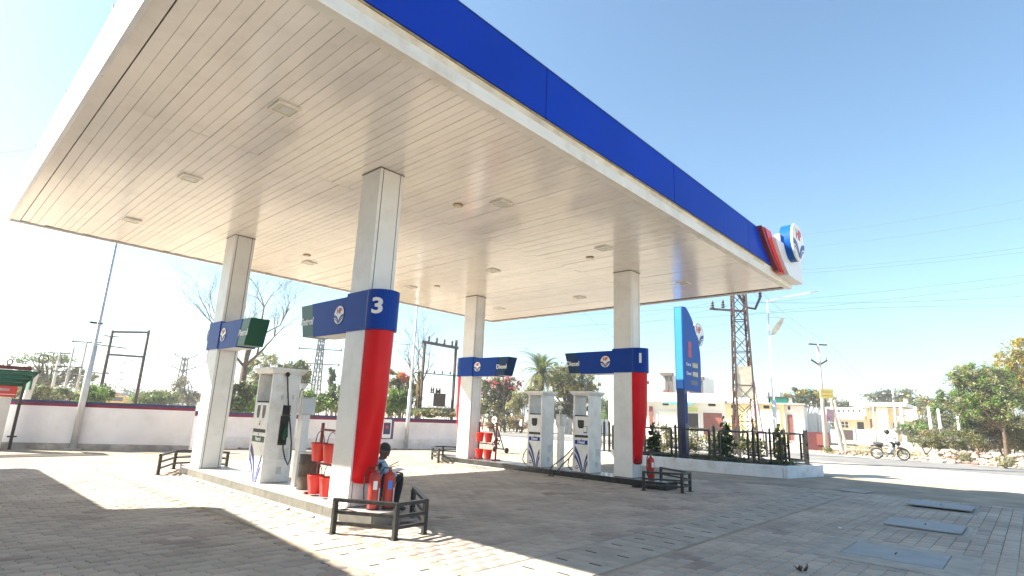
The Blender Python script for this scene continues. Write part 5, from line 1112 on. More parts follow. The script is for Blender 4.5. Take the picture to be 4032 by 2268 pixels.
for (x, y) in ((1600, 1420), (1640, 1380), (1690, 1390), (1720, 1440), (1580, 1460)):
    dd = at(x, y, 46) - fk; bare_branches(mb, fk, dd.normalized(), dd.length * .8, 0.07, 4, gb_, 0.45)
mb.build('trunk', M['twig'], bt2, smooth=True)
bushat(1690, 33, [(1690, 1628, 60, 14), (1760, 1628, 40, 14), (1648, 1560, 14, 60), (1655, 1480, 10, 40)], 3600, 0.08, [L_O, L_DRY, L_GR, L_G], 'dry olive creeper and scrub round the transformer frame', 124, GBU)
# transformer on its two pole frame
D = 42; tf = thing('transformer', gpt(1700, D), 'two legged steel frame carrying a rusty transformer behind the middle wall', 'transformer')
pA, pB = gpt(1654, D), gpt(1781, D); zA, zB = at(1660, 1345, D).z, at(1784, 1370, D).z; dAB = (pB - pA).normalized(); nAB = Vector((dAB.y, -dAB.x, 0))
for p, z in ((pA, zA), (pB, zB + .6)): MB().bar(p, p + Vector((0, 0, z)), 0.17, 0.13).build('leg', M['rust'], tf)
for p in (pA, pB): MB().tube([p + nAB * -.2, p + nAB * -.2 + Vector((0, 0, 3.4))], 0.11, 8).build('post', M['polec'], tf)
MB().bar(pA + Vector((0, 0, zA)) - dAB * .2, pB + Vector((0, 0, zB)) + dAB * .2, 0.26, 0.2).build('top_beam', M['darksteel'], tf)
zm = at(1700, 1470, D).z; MB().bar(pA + Vector((0, 0, zm)) - dAB * .6, pB + Vector((0, 0, zm - .1)) + dAB * .3, 0.07).build('middle_bar', M['darksteel'], tf)
zpf = at(1720, 1612, D).z; MB().bar(pA + Vector((0, 0, zpf)) - dAB * .1, pB + Vector((0, 0, zpf)) + dAB * .2, 0.14, 0.18).build('platform', M['darksteel'], tf)
for k in range(4):
    c = pA.lerp(pB, 0.12 + .25 * k) + Vector((0, 0, zA + (zB - zA) * (0.12 + .25 * k) + .1)); MB().lathe(c, [(0.05, 0), (0.11, .08), (0.05, .16), (0.1, .24), (0.04, .42)], 8).build('insulator', M['darksteel'], tf)
    c = pA.lerp(pB, 0.12 + .25 * k) + Vector((0, 0, zm)); MB().lathe(c, [(0.04, 0), (0.09, .06), (0.04, .12), (0.07, .2)], 8).build('insulator', M['darksteel'], tf)
c = at(1731, 1575, D); k = D / FPX
MB().prism([(-24 * k, -24 * k), (22 * k, -24 * k), (22 * k, 24 * k), (-24 * k, 24 * k)], c - nAB * -.4, dAB, UZ, nAB * -.8).build('tank', M['rust'], tf, bevel=0.03)
for q in range(5): MB().prism([(-44 * k + q * 3.6 * k, -20 * k), (-43 * k + q * 3.6 * k, -20 * k), (-43 * k + q * 3.6 * k, 16 * k), (-44 * k + q * 3.6 * k, 16 * k)], c + nAB * .3, dAB, UZ, nAB * -.6).build('cooling_fin', M['rust'], tf)
MB().prism([(-18 * k, 26 * k), (2 * k, 26 * k), (2 * k, 36 * k), (-18 * k, 36 * k)], c + nAB * .3, dAB, UZ, nAB * -.5).build('conservator', M['rust'], tf)
for q in (-34, -26, -14, -2): MB().lathe(c + dAB * (q * k) + Vector((0, 0, 24 * k)), [(0.04, 0), (0.09, .07), (0.04, .14), (0.08, .21), (0.03, .45)], 8).build('bushing', M['brown'], tf)
# ---- between column 2 and column 1
bushat(1950, 58, [(1905, 1560, 40, 60), (1950, 1530, 50, 56), (1990, 1560, 45, 70), (1930, 1610, 60, 50), (2010, 1600, 40, 60), (2030, 1520, 30, 30)], 7600, 0.16, [L_D, L_O, L_BR, L_G, L_P], 'large dark bougainvillea thicket across the road behind column 2', 131, 'roadside thickets', K=70)
bushat(1985, 56.5, [(1980, 1505, 60, 34), (2040, 1510, 26, 22), (1948, 1595, 10, 26), (2040, 1618, 16, 9), (1895, 1570, 14, 20), (2125, 1600, 10, 26)], 110, 0.13, [M['pinkflower']], 'scattered red blossom on the dark thicket behind column 2', 132, 'roadside thickets', K=60, sig=0.1)
bushat(2055, 55, [(2060, 1570, 40, 44), (2035, 1600, 34, 36), (2095, 1555, 34, 40), (2110, 1610, 30, 36)], 3000, 0.20, [L_P, L_O], 'pale long leaved shrub at the right end of the dark thicket', 133, 'roadside thickets', asp=0.22)
pa = thing('palm_tree', gpt(2123, 57), 'date palm with spiky crown showing above the diesel pumps', 'palm tree')
b = gpt(2123, 57); tp = at(2128, 1465, 57); MB().tube([b, b.lerp(tp, .5), tp], [0.36, 0.30, 0.40], 10).build('trunk', M['bark'], pa, smooth=True)
V = []; F = []; gg = random.Random(6)
for i in range(64):
    a = gg.uniform(0, 2 * math.pi); el = gg.uniform(-0.7, 1.45); Lf_ = gg.uniform(2.2, 3.0); dr_ = gg.uniform(.4, .9); h0 = Vector((math.cos(a), math.sin(a), 0)); prev = None
    for s in range(10):
        k = s / 9; e2 = el - dr_ * k * k * 1.6; p = (tp + h0 * (Lf_ * k * math.cos((el + e2) / 2)) + Vector((0, 0, Lf_ * k * math.sin((el + e2) / 2))))
        if prev is not None:
            dvec = (p - prev).normalized(); sd2 = dvec.cross(Vector((0, 0, 1))); sd2 = sd2.normalized() if sd2.length > .05 else Vector((1, 0, 0))
            for sg_ in (-1, 1):
                tip = p + sd2 * sg_ * 0.42 * math.sin(math.pi * (0.15 + .8 * k)) + dvec * 0.28 - Vector((0, 0, 0.08)); nb = len(V); V += [prev, prev.lerp(p, .55), tip]; F.append((nb, nb + 1, nb + 2)); V += [prev.lerp(p, .5), p, tip + dvec * .16]; F.append((nb + 3, nb + 4, nb + 5))
        prev = p
npmesh('fronds', [tuple(v) for v in V], [np.array(F)], [L_G, L_O], pa, [gg.randrange(2) for _ in F])
bushat(2125, 56, [(2120, 1510, 22, 24)], 500, 0.2, [L_BR, L_DRY], 'skirt of dead brown fronds under the palm crown', 134, 'roadside thickets', asp=.25)
treeat('yellow_leaf_tree', 2245, 60, [(2200, 1465, 44, 30), (2260, 1480, 50, 36), (2310, 1490, 36, 34), (2230, 1530, 60, 40), (2300, 1545, 46, 40), (2180, 1520, 36, 40), (2345, 1525, 22, 20)], 6500, 0.15, [L_P, L_Y, L_O, L_G], 'loose yellow green tree right of the palm, above the right diesel pump', 135, GT, r=0.2, K=70)
bushat(2230, 58, [(2200, 1610, 46, 40), (2260, 1620, 40, 36), (2310, 1600, 30, 36), (2160, 1610, 26, 40)], 3200, 0.14, [L_O, L_D, L_BR, L_GR], 'mixed shrubs below the yellow green tree', 136, 'roadside thickets')
bushat(2000, 54, [(1930, 1670, 34, 26), (1990, 1660, 46, 30), (2050, 1665, 46, 28)], 6000, 0.10, [L_DRY, L_O, L_BR], 'dry straw coloured hedge along the far road edge', 137, 'roadside thickets', asp=.2)
treeat('roadside_tree', 2390, 95, [(2385, 1600, 26, 40), (2400, 1640, 22, 34)], 1800, 0.2, [L_D, L_G], 'dark tree just left of column 1 in the distance', 138, GT)
bushat(2375, 90, [(2375, 1640, 10, 24)], 500, 0.16, [L_B], 'small bright green bush left of column 1', 139, GBU)
light_b = gpt(2357, 80); light_pole(light_b.x, light_b.y, 8.2, None, 'thin distant lamp post right of the right diesel pump', 0.08, M['rust'])
gp = thing('gate_pillar', gpt(2378, 60), 'short white gate pillar across the road left of column 1', 'pillar'); p = gpt(2378, 60); MB().box((p.x - .3, p.y - .3, 0), (p.x + .3, p.y + .3, 1.45)).box((p.x - .38, p.y - .38, 1.451), (p.x + .38, p.y + .38, 1.56)).build('pillar', M['whitewash'], gp)
gw = thing('white_kiosk', gpt(2418, 70), 'plain white kiosk wall across the road, touching column 1', 'kiosk'); p = gpt(2425, 70); MB().prism([(-.6, .4), (1.4, .4), (1.4, 5.3), (-.6, 5.3)], p, (0.75, -0.66, 0), UZ, (0.66, 0.75, 0)).build('wall', M['housewhite'], gw)
lb = thing('low_brick_wall', gpt(2225, 62), 'low broken brown wall between the diesel pumps', 'wall'); p = gpt(2225, 57); q = gpt(2255, 57); MB().bar(p + Vector((0, 0, .75)), q + Vector((0, 0, .75)), 0.3, 1.5).build('masonry', M['plinth'], lb)

# ---- lattice tower and leaning pole behind the planter
TB = Vector((26.8, 5.3, 0))
lt = lattice(TB, 10.0, 0.92, 0.50, 'rusty lattice tower behind the planter with posters tied to its lower half', M['rust'], 'lattice_tower', 13, (), None, 0.55, 0.075)
ax = Vector((0.42, -0.9, 0)).normalized(); az = Vector((0, 0, 1))
MB().bar(TB + az * 7.3 - ax * 1.4, TB + az * 7.15 + ax * .2, 0.1).build('crossarm', M['darksteel'], lt)
m = MB().tube([TB + az * 8.2 + ax * -.1, TB + az * 7.35 + ax * .35, TB + az * 7.25 + ax * .75, TB + az * 7.85 + ax * 1.02], 0.07, 6); ca = m.build('crossarm', M['darksteel'], lt)
for p in (TB + az * 7.85 + ax * 1.02, TB + az * 7.3 - ax * 1.25, TB + az * 7.33 - ax * .75): MB().lathe(p, [(0.05, 0), (0.10, .06), (0.04, .12), (0.1, .18), (0.04, .24), (0.08, .3), (0.03, .42)], 8).build('insulator', M['darksteel'], ca)
rm = Matrix.Rotation(0.55, 3, 'Z')
for k, (z0, z1, mat) in enumerate(((3.35, 4.70, M['poster_pink']), (2.75, 3.30, M['poster_cream']), (1.9, 2.7, M['poster_pink']))):
    a = TB + rm @ Vector((-.36, -.40, 0)); b_ = TB + rm @ Vector((.36, -.40, 0)); MB().bar(a + az * ((z0 + z1) / 2), b_ + az * ((z0 + z1) / 2), 0.012, z1 - z0).build('poster_sheet', mat, lt)
a = TB + rm @ Vector((-.40, -.34, 0)); b_ = TB + rm @ Vector((-.40, .34, 0)); MB().bar(a + az * 3.6, b_ + az * 3.6, 0.012, 1.5).build('poster_sheet', M['poster_cream'], lt)
lq = thing('advert_pole', gpt(2995, 37), 'leaning concrete pole plastered with faded posters, just right of the lattice tower', 'pole')
b = gpt(2996, 37); tp = at(2945, 1432, 37); MB().bar(b, tp, 0.30, 0.22).build('shaft', M['polec'], lq)
for k in range(6):
    p = b.lerp(tp, .16 + k * .135); q = b.lerp(tp, .26 + k * .135); MB().bar(p, q, 0.33, 0.25).build('poster_sheet', M['poster_cream'] if k % 2 else M['poster_pink'], lq)

# ---- shops across the road
sh = thing('shop_row', gpt(2800, 66), 'long single storey row of white and yellow shops across the road', 'building')
S0, S1, S2 = gpt(2540, 66), gpt(2860, 66), gpt(3092, 61)
def P3(px, py, d): return at(px, py, d)
ex = (gpt(2860, 65.2) - gpt(2540, 67.2)).normalized(); ey = Vector((-ex.y, ex.x, 0)); 
if ey.dot(FW) < 0: ey = -ey
O = gpt(2540, 66.5)
def sx_(px):   # distance along the facade met by photo column px
    r = gpt(px, 10) - Vector((CAM.x, CAM.y, 0)); r = r.normalized(); c = Vector((CAM.x, CAM.y, 0)) - O
    det = r.x * -ex.y + r.y * ex.x; return (-(c.x) * r.y + c.y * r.x) / (-ex.x * r.y + ex.y * r.x) * -1 * -1 if False else ((c.x * r.y - c.y * r.x) / (ex.x * r.y - ex.y * r.x))
def fz(px, py):
    s = sx_(px); p = O + ex * s; d = math.hypot(p.x - CAM.x, p.y - CAM.y); return s, at(px, py, d).z
def rectf(px0, py0, px1, py1): s0, z1 = fz(px0, py0); s1, z0 = fz(px1, py1); return s0, s1, z0, z1
def fbox(nm, s0, s1, z0, z1, mat, par, d0=0.0, d1=0.2):
    return MB().prism([(s0, z0), (s1, z0), (s1, z1), (s0, z1)], O + ey * d0, ex, UZ, ey * (d1 - d0)).build(nm, mat, par)
q6 = lambda x, y: (2540 + x / 3.6229, 1430 + y / 3.6229)
sA, zt = fz(*q6(-250, 545)); sB, _ = fz(*q6(1155, 560)); sC, zr = fz(*q6(2255, 600))
fbox('wall', sA, sB - .02, -.2, zt, M['housewhite'], sh, 0, 8); fbox('yellow_wall', sB, fz(*q6(1985, 600))[0], -.2, zr, M['yellow'], sh, 0.0, 8); fbox('end_wall', fz(*q6(1985, 600))[0] + .01, sC, -.2, zr - .02, M['housewhite'], sh, 0.3, 8)
fbox('roof_slab', sA - .3, sB - .03, zt + .01, zt + .35, M['housewhite'], sh, -0.9, 8.2); fbox('parapet', sA, sB, zt + .36, zt + 1.05, M['housewhite'], sh, -.2, 0)
fbox('roof_slab', sB, sC + .2, zr + .01, zr + .15, M['plinth'], sh, -0.5, 8.2)
def opening(nm, x0, y0, x1, y1, mat, frame=None):
    s0, s1, z0, z1 = rectf(*q6(x0, y0), *q6(x1, y1)); o = fbox(nm, s0, s1, z0, z1, mat, sh, -0.06, -0.002)
    fbox('frame', s0 - .12, s0 - .01, z0, z1 + .12, frame or M['housewhite'], o, -0.14, -0.003); fbox('frame', s1 + .01, s1 + .12, z0, z1 + .12, frame or M['housewhite'], o, -0.14, -0.003); fbox('lintel', s0 - .01, s1 + .01, z1 + .01, z1 + .12, frame or M['housewhite'], o, -0.14, -0.003)
    return o
opening('roller_shutter', 825, 705, 1095, 1150, M['shutter']); opening('roller_shutter', 185, 690, 440, 1150, M['housewhite']); opening('door', 1225, 740, 1340, 1150, M['shutter'], M['yellow']); opening('shop_opening', 558, 712, 755, 1150, M['dark'])
opening('ventilator', 255, 572, 342, 602, M['dark']); opening('ventilator', 905, 575, 1010, 615, M['dark']); opening('ventilator', 1230, 592, 1300, 645, M['dark'], M['yellow']); opening('ventilator', 1690, 602, 1775, 652, M['dark'], M['yellow']); 
s0, s1, z0, z1 = rectf(*q6(2015, 735), *q6(2085, 1100)); fbox('door', s0, s1, z0, z1, M['shutter'], sh, 0.2, 0.298); s0, s1, z0, z1 = rectf(*q6(2035, 612), *q6(2062, 662)); fbox('ventilator', s0, s1, z0, z1, M['dark'], sh, 0.24, 0.298)
opening('white_shutter', 1600, 662, 1900, 1150, M['housewhite'], M['yellow']); opening('white_shutter', 1445, 662, 1520, 1150, M['housewhite'], M['yellow'])
s0, s1, z0, z1 = rectf(*q6(550, 628), *q6(762, 690))
for k in range(3): fbox('shop_signboard', s0, s1, z0 + (z1 - z0) * k / 3 + .02, z0 + (z1 - z0) * (k + 1) / 3 - .02, M['limegreen'], sh, -0.5 - .02 * k, -0.42)
s0, s1, z0, z1 = rectf(*q6(65, 615), *q6(118, 900)); fbox('red_board', s0, s1, z0, z1, M['shutter'], sh, -0.3, -0.2)
# green shade cloth slung from the eave
s0, z = fz(*q6(205, 545)); s1, z_ = fz(*q6(760, 560)); s2, zl = fz(*q6(630, 622)); s3, zl2 = fz(*q6(450, 585))
m = MB(); A = lambda s, d, z: O + ex * s + ey * d + az * z
m.add([A(s0, -.9, z - .05), A(s1, -.9, z_ - .05), A(s2, -2.4, zl), A(s3, -2.4, zl2), A(s0, -.9, z - .08), A(s1, -.9, z_ - .08), A(s2, -2.4, zl - .03), A(s3, -2.4, zl2 - .03)], [(0, 1, 2, 3), (7, 6, 5, 4), (0, 4, 5, 1), (1, 5, 6, 2), (2, 6, 7, 3), (3, 7, 4, 0)])
tag(m.build('shade_cloth', M['greennet']), 'green shade cloth slung from the eave over the shop fronts', 'shade cloth')
# roof top rooms
rt_ = thing('rooftop_room', A((sB + sC) / 2, 4, zr), 'white rooftop room with a grey water tank on the yellow shops', 'building')
s0, s1, z0, z1 = rectf(*q6(1115, 370), *q6(1725, 590)); fbox('room', s0, s1, zr + .16, z1, M['housewhite'], rt_, 2.5, 7)
s2, s3, z2, z3 = rectf(*q6(1735, 375), *q6(1905, 460)); fbox('water_tank', s2, s3, z2, z3, M['galv'], rt_, 2.6, 4.5); fbox('tank_stand', s2, s3 + .4, zr + .16, z2 - .01, M['dark'], rt_, 3.2, 4.5)
s2, s3, z2, z3 = rectf(*q6(1725, 470), *q6(2110, 490)); fbox('tin_shade', s2, s3, z2, z3, M['darksteel'], rt_, 0.3, 3.1); 
gc = MB(); s2, s3, z2, z3 = rectf(*q6(1780, 490), *q6(2040, 580)); gc.prism([(s2, z2), (s3, z2 + .1), (s3 - .1, z3), (s2, z3)], O + ey * .6, ex, UZ, ey * .05); gc.build('green_sheet', M['greennet'], rt_)
s2, s3, z2, z3 = rectf(*q6(2050, 490), *q6(2095, 590)); fbox('pillar', s2, s3, zr + .16, z3, M['housewhite'], rt_, .5, 1.0)
# two storey white house behind
h2 = thing('two_storey_house', A(sA + 8, 16, 0), 'white two storey house with brown grilled balcony windows behind the price sign', 'building')
O_, O = O, O + ey * 14
s0, s1, z0, z1 = rectf(*q6(-200, 180), *q6(830, 480)); fbox('wall', s0, s1, -.2, z1, M['housewhite'], h2, 0, 8)
for (x0, y0, x1, y1) in ((270, 185, 400, 470), (640, 245, 840, 470)):
    s2, s3, z2, z3 = rectf(*q6(x0, y0), *q6(x1, y1)); wnd = fbox('window', s2, s3, z2, z3, M['glass'], h2, -.3, -.01)
    fbox('lintel', s2 - .2, s3 + .2, z3 + .01, z3 + .4, M['brown'], wnd, -.9, -.02); fbox('parapet', s2, s3, z2, z2 + (z3 - z2) * .3, M['shutter'], wnd, -.45, -.31)
    for k in range(2):
        ss = s2 + (s3 - s2) * (.3 + .5 * k); fbox('grille', ss, ss + .35, z2, z3, M['brown'], wnd, -.5, -.46)
s2, s3, z2, z3 = rectf(*q6(-60, 250), *q6(60, 300)); fbox('window', s2, s3, z2, z3, M['dark'], h2, -.05, -.01)
O = O_
# long white shed to the right and maroon compound wall
ws = thing('white_shed', gpt(3190, 75), 'long plain white shed wall right of the shops', 'building')
a, b = gpt(3160, 72), gpt(3262, 72); MB().bar(a + az * 1.5, b + az * 1.5, 0.3, 3.1).build('wall', M['housewhite'], ws); MB().bar(a + az * 3.1, b + az * 3.1, 0.5, 0.1).build('coping', M['whitewash'], ws)
mw = thing('maroon_wall', gpt(3210, 48), 'low maroon compound wall at the road bend, left of the tall pole', 'wall')
a, b = gpt(3160, 48), gpt(3256, 48); MB().bar(a + az * .62, b + az * .62, 0.25, 1.3).build('wall', M['maroon'], mw); MB().bar(a.lerp(b, .5) + az * .75 - Vector((.16, .0, 0)), b + az * .75 - Vector((.16, .0, 0)), 0.06, 0.8).build('faded_panel', M['shutter'], mw)
# ---- poles on the right
tpole, b, zt = pole(3240, 44, 1355, 'tall concrete pole with a black T crossarm and yellow board, right of the planter', 0.15, ((-.02, 1.35, 0), (-1.45, 1.2, 0.35)), None, 'electricity poles across the road', 0.0)
MB().tube([b + az * (zt - 1.5), b + az * (zt + .02)], 0.085, 8).build('steel_head', M['darksteel'], tpole)
yb = MB(); c = at(3255, 1550, 43.7); k = 44 / FPX; ax2 = Vector((0.75, -0.66, 0)); yb.prism([(-23 * k, -15 * k), (23 * k, -15 * k), (23 * k, 15 * k), (-23 * k, 15 * k)], c, ax2, UZ, (-.02, -.02, 0)); bo = yb.build('board', M['limegreen'] if False else pm('faded_yellow_board', (0.8, 0.66, 0.18), 0.6, var=0.1, scale=3), tpole)
for dz in (-.13, .1): MB().prism([(-17 * k, dz - .04), (17 * k, dz - .04), (17 * k, dz + .04), (-17 * k, dz + .04)], c + Vector((-.022, -.022, 0)), ax2, UZ, (-.004, -.004, 0)).build('faded_lettering', pm('faded_orange', (0.75, 0.42, 0.1), 0.6), bo)
c = at(3268, 1635, 43.7); MB().prism([(-16 * k, -20 * k), (14 * k, -22 * k), (16 * k, 18 * k), (-12 * k, 22 * k)], c, ax2, UZ, (-.02, -.02, 0)).build('poster_sheet', M['poster_pink'], tpole)
st = thing('pole_strut', gpt(3301, 46), 'pale slanting strut pole beside the tall crossarmed pole', 'prop'); MB().tube([gpt(3301, 46), at(3272, 1570, 45)], [0.14, 0.11], 8).build('shaft', M['polec'], st)
st2 = thing('pole_strut', gpt(3318, 58), 'second slimmer strut pole right of the tall pole', 'prop'); MB().tube([gpt(3318, 58), at(3285, 1575, 57)], [0.11, 0.09], 8).build('shaft', M['polec'], st2)
pole(3437, 90, 1572, 'slim pole in front of the yellow house, left of the rider', 0.13, ((-.05, 1.6, 0),), None, 'electricity poles across the road')
pole(3522, 80, 1528, 'pole with a wide crossarm rising above the yellow house', 0.16, ((-.8, 2.7, 0), (-1.3, 2.2, 0.5)), None, 'electricity poles across the road')
pole(3215, 70, 1588, 'thin pole before the white shed', 0.09, ((-.05, 1.2, 0),), None, 'electricity poles across the road')
for px, yt in ((3655, 1600), (3692, 1610), (3765, 1640)): pole(px, 70, yt, 'pale stub post %s the scrub right of the yellow house' % {3655: 'at the left end of', 3692: 'in the middle of', 3765: 'at the right end of'}[px], 0.16, (), M['housewhite'], 'pale posts in the scrub')
# ---- yellow house
yh = thing('yellow_house', gpt(3430, 110), 'pale yellow house with arched parapet holes and balconies, behind the rider', 'building')
ex = (gpt(3612, 108) - gpt(3244, 110)).normalized(); ey = Vector((-ex.y, ex.x, 0)); ey = ey if ey.dot(FW) > 0 else -ey; O = gpt(3244, 110)
q7 = lambda x, y: (3200 + x / 4.1409, 1500 + y / 4.1409)
def yb_(nm, x0, y0, x1, y1, mat, d0, d1, par=None): s0, s1, z0, z1 = rectf(*q7(x0, y0), *q7(x1, y1)); return fbox(nm, s0, s1, z0, z1, mat, par or yh, d0, d1)
yb_('wall', 330, 560, 860, 1000, M['cream'], 0.4, 9); yb_('wall', 861, 430, 1050, 1000, M['cream'], 0.2, 9); yb_('pilaster', 1051, 430, 1225, 1000, M['yellow'], -1.2, 9); yb_('wall', 1226, 430, 1470, 1000, M['cream'], 0.2, 9); yb_('balcony_room', 1471, 660, 1640, 1000, M['cream'], 1.5, 9)
yb_('upper_parapet', 640, 350, 1530, 425, M['housewhite'], -1.6, 9.2); yb_('roof_block', 670, 318, 800, 349, M['housewhite'], 1, 3); yb_('roof_block', 1475, 290, 1530, 349, M['housewhite'], 1, 3)
pa_ = yb_('balcony_parapet', 185, 430, 835, 545, M['housewhite'], -1.5, -1.2); yb_('balcony_front', 185, 546, 835, 635, M['cream'], -1.6, 0.3)
for x in (205, 295, 375, 455, 530, 612, 690, 785):
    s0, s1, z0, z1 = rectf(*q7(x - 17, 470), *q7(x + 17, 510)); pts = [(s0, z0), (s1, z0)] + [((s0 + s1) / 2 + (s1 - s0) / 2 * math.cos(a), z0 + (z1 - z0) * (.4 + .6 * math.sin(a))) for a in [math.pi * i / 6 for i in range(7)]]
    MB().prism(pts, O + ey * -1.52, ex, UZ, ey * .015).build('arched_hole', M['dark'], pa_)
yb_('balcony_parapet', 1440, 470, 1700, 570, M['housewhite'], -1.2, -.9); yb_('balcony_front', 1365, 578, 1690, 660, M['yellow'], -1.3, 1.4); yb_('corner_post', 1660, 425, 1705, 640, M['housewhite'], -1.4, -1.31); yb_('column', 1425, 440, 1470, 1000, M['housewhite'], -1.5, -1.1)
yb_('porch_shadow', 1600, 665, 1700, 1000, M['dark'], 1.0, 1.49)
def win(x0, y0, x1, y1, d, n=2):
    w_ = yb_('window', x0, y0, x1, y1, M['dark'], d - .06, d - .005); s0, s1, z0, z1 = rectf(*q7(x0, y0), *q7(x1, y1))
    for k in range(n + 1): ss = s0 + (s1 - s0) * k / n; fbox('frame', ss - .06, ss + .06, z0, z1, M['housewhite'], w_, d - .1, d - .061)
    fbox('frame', s0, s1, (z0 + z1) / 2 - .05, (z0 + z1) / 2 + .05, M['housewhite'], w_, d - .12, d - .101)
win(430, 665, 550, 760, 0.4); win(1265, 690, 1300, 780, .2, 1); win(1345, 690, 1415, 780, .2, 2); win(945, 450, 1030, 490, .2, 2); win(885, 450, 912, 490, .2, 1)
yb_('door', 690, 668, 795, 900, M['dark'], .33, .39); yb_('stair_opening', 905, 620, 940, 775, M['shutter'], .1, .19)
yw = thing('compound_wall', gpt(3400, 102), 'white compound wall with gate pillars before the yellow house', 'wall')
for x0, x1 in ((180, 560), (800, 1090), (1095, 1420)): yb_('wall', x0, 790, x1, 1020, M['housewhite'], -8, -7.7, yw)
for x in (570, 800, 1092, 1420): yb_('pillar', x - 12, 770, x + 12, 1020, M['housewhite'], -8.2, -7.5, yw)
yb_('gate', 585, 800, 780, 1000, M['rust'], -7.9, -7.85, yw)
# ---- vegetation on the right
GR_ = 'trees across the road'
treeat('roadside_tree', 3170, 95, [(3140, 1560, 40, 26), (3190, 1570, 44, 30), (3240, 1580, 40, 26), (3120, 1590, 30, 30)], 4200, 0.24, [L_O, L_Y, L_G, L_D], 'round green tree behind the white shed', 141, GR_, asp=.4)
treeat('roadside_tree', 3510, 135, [(3480, 1565, 60, 20), (3530, 1560, 56, 24), (3450, 1575, 40, 16)], 3000, 0.3, [L_D, L_GR, L_G], 'wide dark tree behind the roof of the yellow house', 142, GR_, asp=.4)
treeat('roadside_tree', 3600, 125, [(3590, 1590, 34, 26), (3630, 1600, 34, 30), (3660, 1600, 30, 30)], 2600, 0.3, [L_G, L_O, L_Y], 'bright green tree at the right end of the yellow house', 143, GR_, asp=.4)
treeat('roadside_tree', 3330, 130, [(3300, 1595, 60, 14), (3370, 1595, 50, 12)], 1800, 0.3, [L_D, L_GR], 'low dark tree behind the left of the yellow house', 144, GR_)
treeat('neem_tree', 3935, 50, [(3800, 1480, 40, 34), (3850, 1470, 40, 34), (3890, 1500, 50, 44), (3760, 1500, 34, 26), (3830, 1540, 50, 36), (3930, 1490, 40, 34), (3770, 1580, 44, 36), (3960, 1560, 50, 50), (3900, 1600, 46, 40), (3730, 1560, 30, 26), (3990, 1620, 40, 50), (3840, 1620, 40, 30)], 34000, 0.085, [L_B, L_P, L_D, L_O, L_B, L_G, L_P], 'large spreading green tree with dark trunk at the right edge', 145, GR_, r=0.13, K=230, sig=0.15, th=2.6, asp=.28)
treeat('neem_tree', 4050, 56, [(3955, 1450, 40, 36), (3990, 1420, 46, 46), (4040, 1380, 50, 40), (4070, 1460, 60, 60), (4010, 1500, 44, 36), (4090, 1540, 60, 60)], 16000, 0.10, [L_Y, L_O, L_Y, L_P], 'yellow leaved tree cut off by the right edge', 146, GR_, r=0.2, K=80, sig=0.16, asp=.35)
bushat(3700, 75, [(3590, 1700, 50, 30), (3650, 1690, 60, 34), (3720, 1680, 60, 40), (3780, 1650, 50, 44), (3700, 1640, 40, 30)], 17000, 0.18, [L_O, L_B, L_G, L_GR], 'olive scrub on the slope right of the yellow house', 147, 'scrub across the road', asp=.3)
bushat(3850, 52, [(3640, 1740, 50, 22), (3720, 1735, 70, 28), (3800, 1730, 60, 26), (3880, 1720, 60, 34), (3980, 1710, 60, 44), (3930, 1660, 50, 34)], 24000, 0.115, [L_DRY, L_O, L_G, L_O, L_GR], 'dry straw and olive undergrowth below the right trees', 148, 'scrub across the road', asp=.22, K=60)
bushat(3820, 52, [(3815, 1665, 34, 26), (3850, 1680, 40, 30)], 2600, 0.08, [L_D, L_G], 'dark green bush left of the right trunk', 149, 'scrub across the road')
for i, (px, py, d, r_) in enumerate(((3260, 1770, 43, 14), (3790, 1800, 41, 24), (3960, 1815, 38, 26), (3560, 1790, 44, 16))):
    bushat(px, d, [(px, py, r_, r_ * .6)], 700, 0.06, [L_GR, L_O, L_P], ['small dusty bush at the foot of the tall crossarmed pole', 'small dusty bush on the rubble with dark sticks', 'small dusty bush on the rubble near the right edge', 'small dusty bush right of the rider'][i], 150 + i, 'dusty bushes on the verge', asp=.3)
# rubble heap along the verge
def rock_mesh(seed, kind):
    g2 = random.Random(seed); bm = bmesh.new(); bmesh.ops.create_icosphere(bm, subdivisions=1, radius=1)
    for v in bm.verts: v.co *= g2.uniform(.65, 1.15); v.co.z *= .65
    me = bpy.data.meshes.new('rubble_stone'); bm.to_mesh(me); bm.free(); me.materials.append(kind); return me
RM = [rock_mesh(i, M['rock']) for i in range(6)] + [rock_mesh(9, pm('reddish_rock', (0.22, 0.10, 0.07), 0.9, var=.3))]
rub = thing('rubble_heap', (42, -2.5, 0), 'long heap of pale broken stones along the far road edge, right side', 'rubble'); gg = random.Random(31)
base = MB()
rest_ = []
for i in range(640):
    px = gg.uniform(3600, 4120) if i > 110 else gg.uniform(3280, 3620); d = gg.uniform(40.0, 46.5) if px > 3600 else gg.uniform(41.5, 46); 
    hh = max(0, 1 - abs(d - 43.5) / 3.4) * (0.62 if px > 3650 else 0.12) * gg.uniform(.3, 1)
    s = gg.uniform(.08, .30) * (1 if px > 3600 else .55); p = gpt(px, d); rest_.append((s, p, hh))
rest_.sort(key=lambda t_: -t_[0])
for s, p, hh in rest_[:290]:
    o = bpy.data.objects.new('rubble_stone', gg.choice(RM)); col.objects.link(o); o.parent = rub; o.location = p + az * (hh - .02) - ORG[rub]; o.scale = (s * gg.uniform(.8, 1.5), s, s * gg.uniform(.6, 1.1)); o.rotation_euler = (gg.uniform(-.5, .5), gg.uniform(-.5, .5), gg.uniform(0, 6))
V = []; F = []
ico = [tuple(v.co) for v in RM[0].vertices]; icf = [tuple(q.vertices) for q in RM[0].polygons]
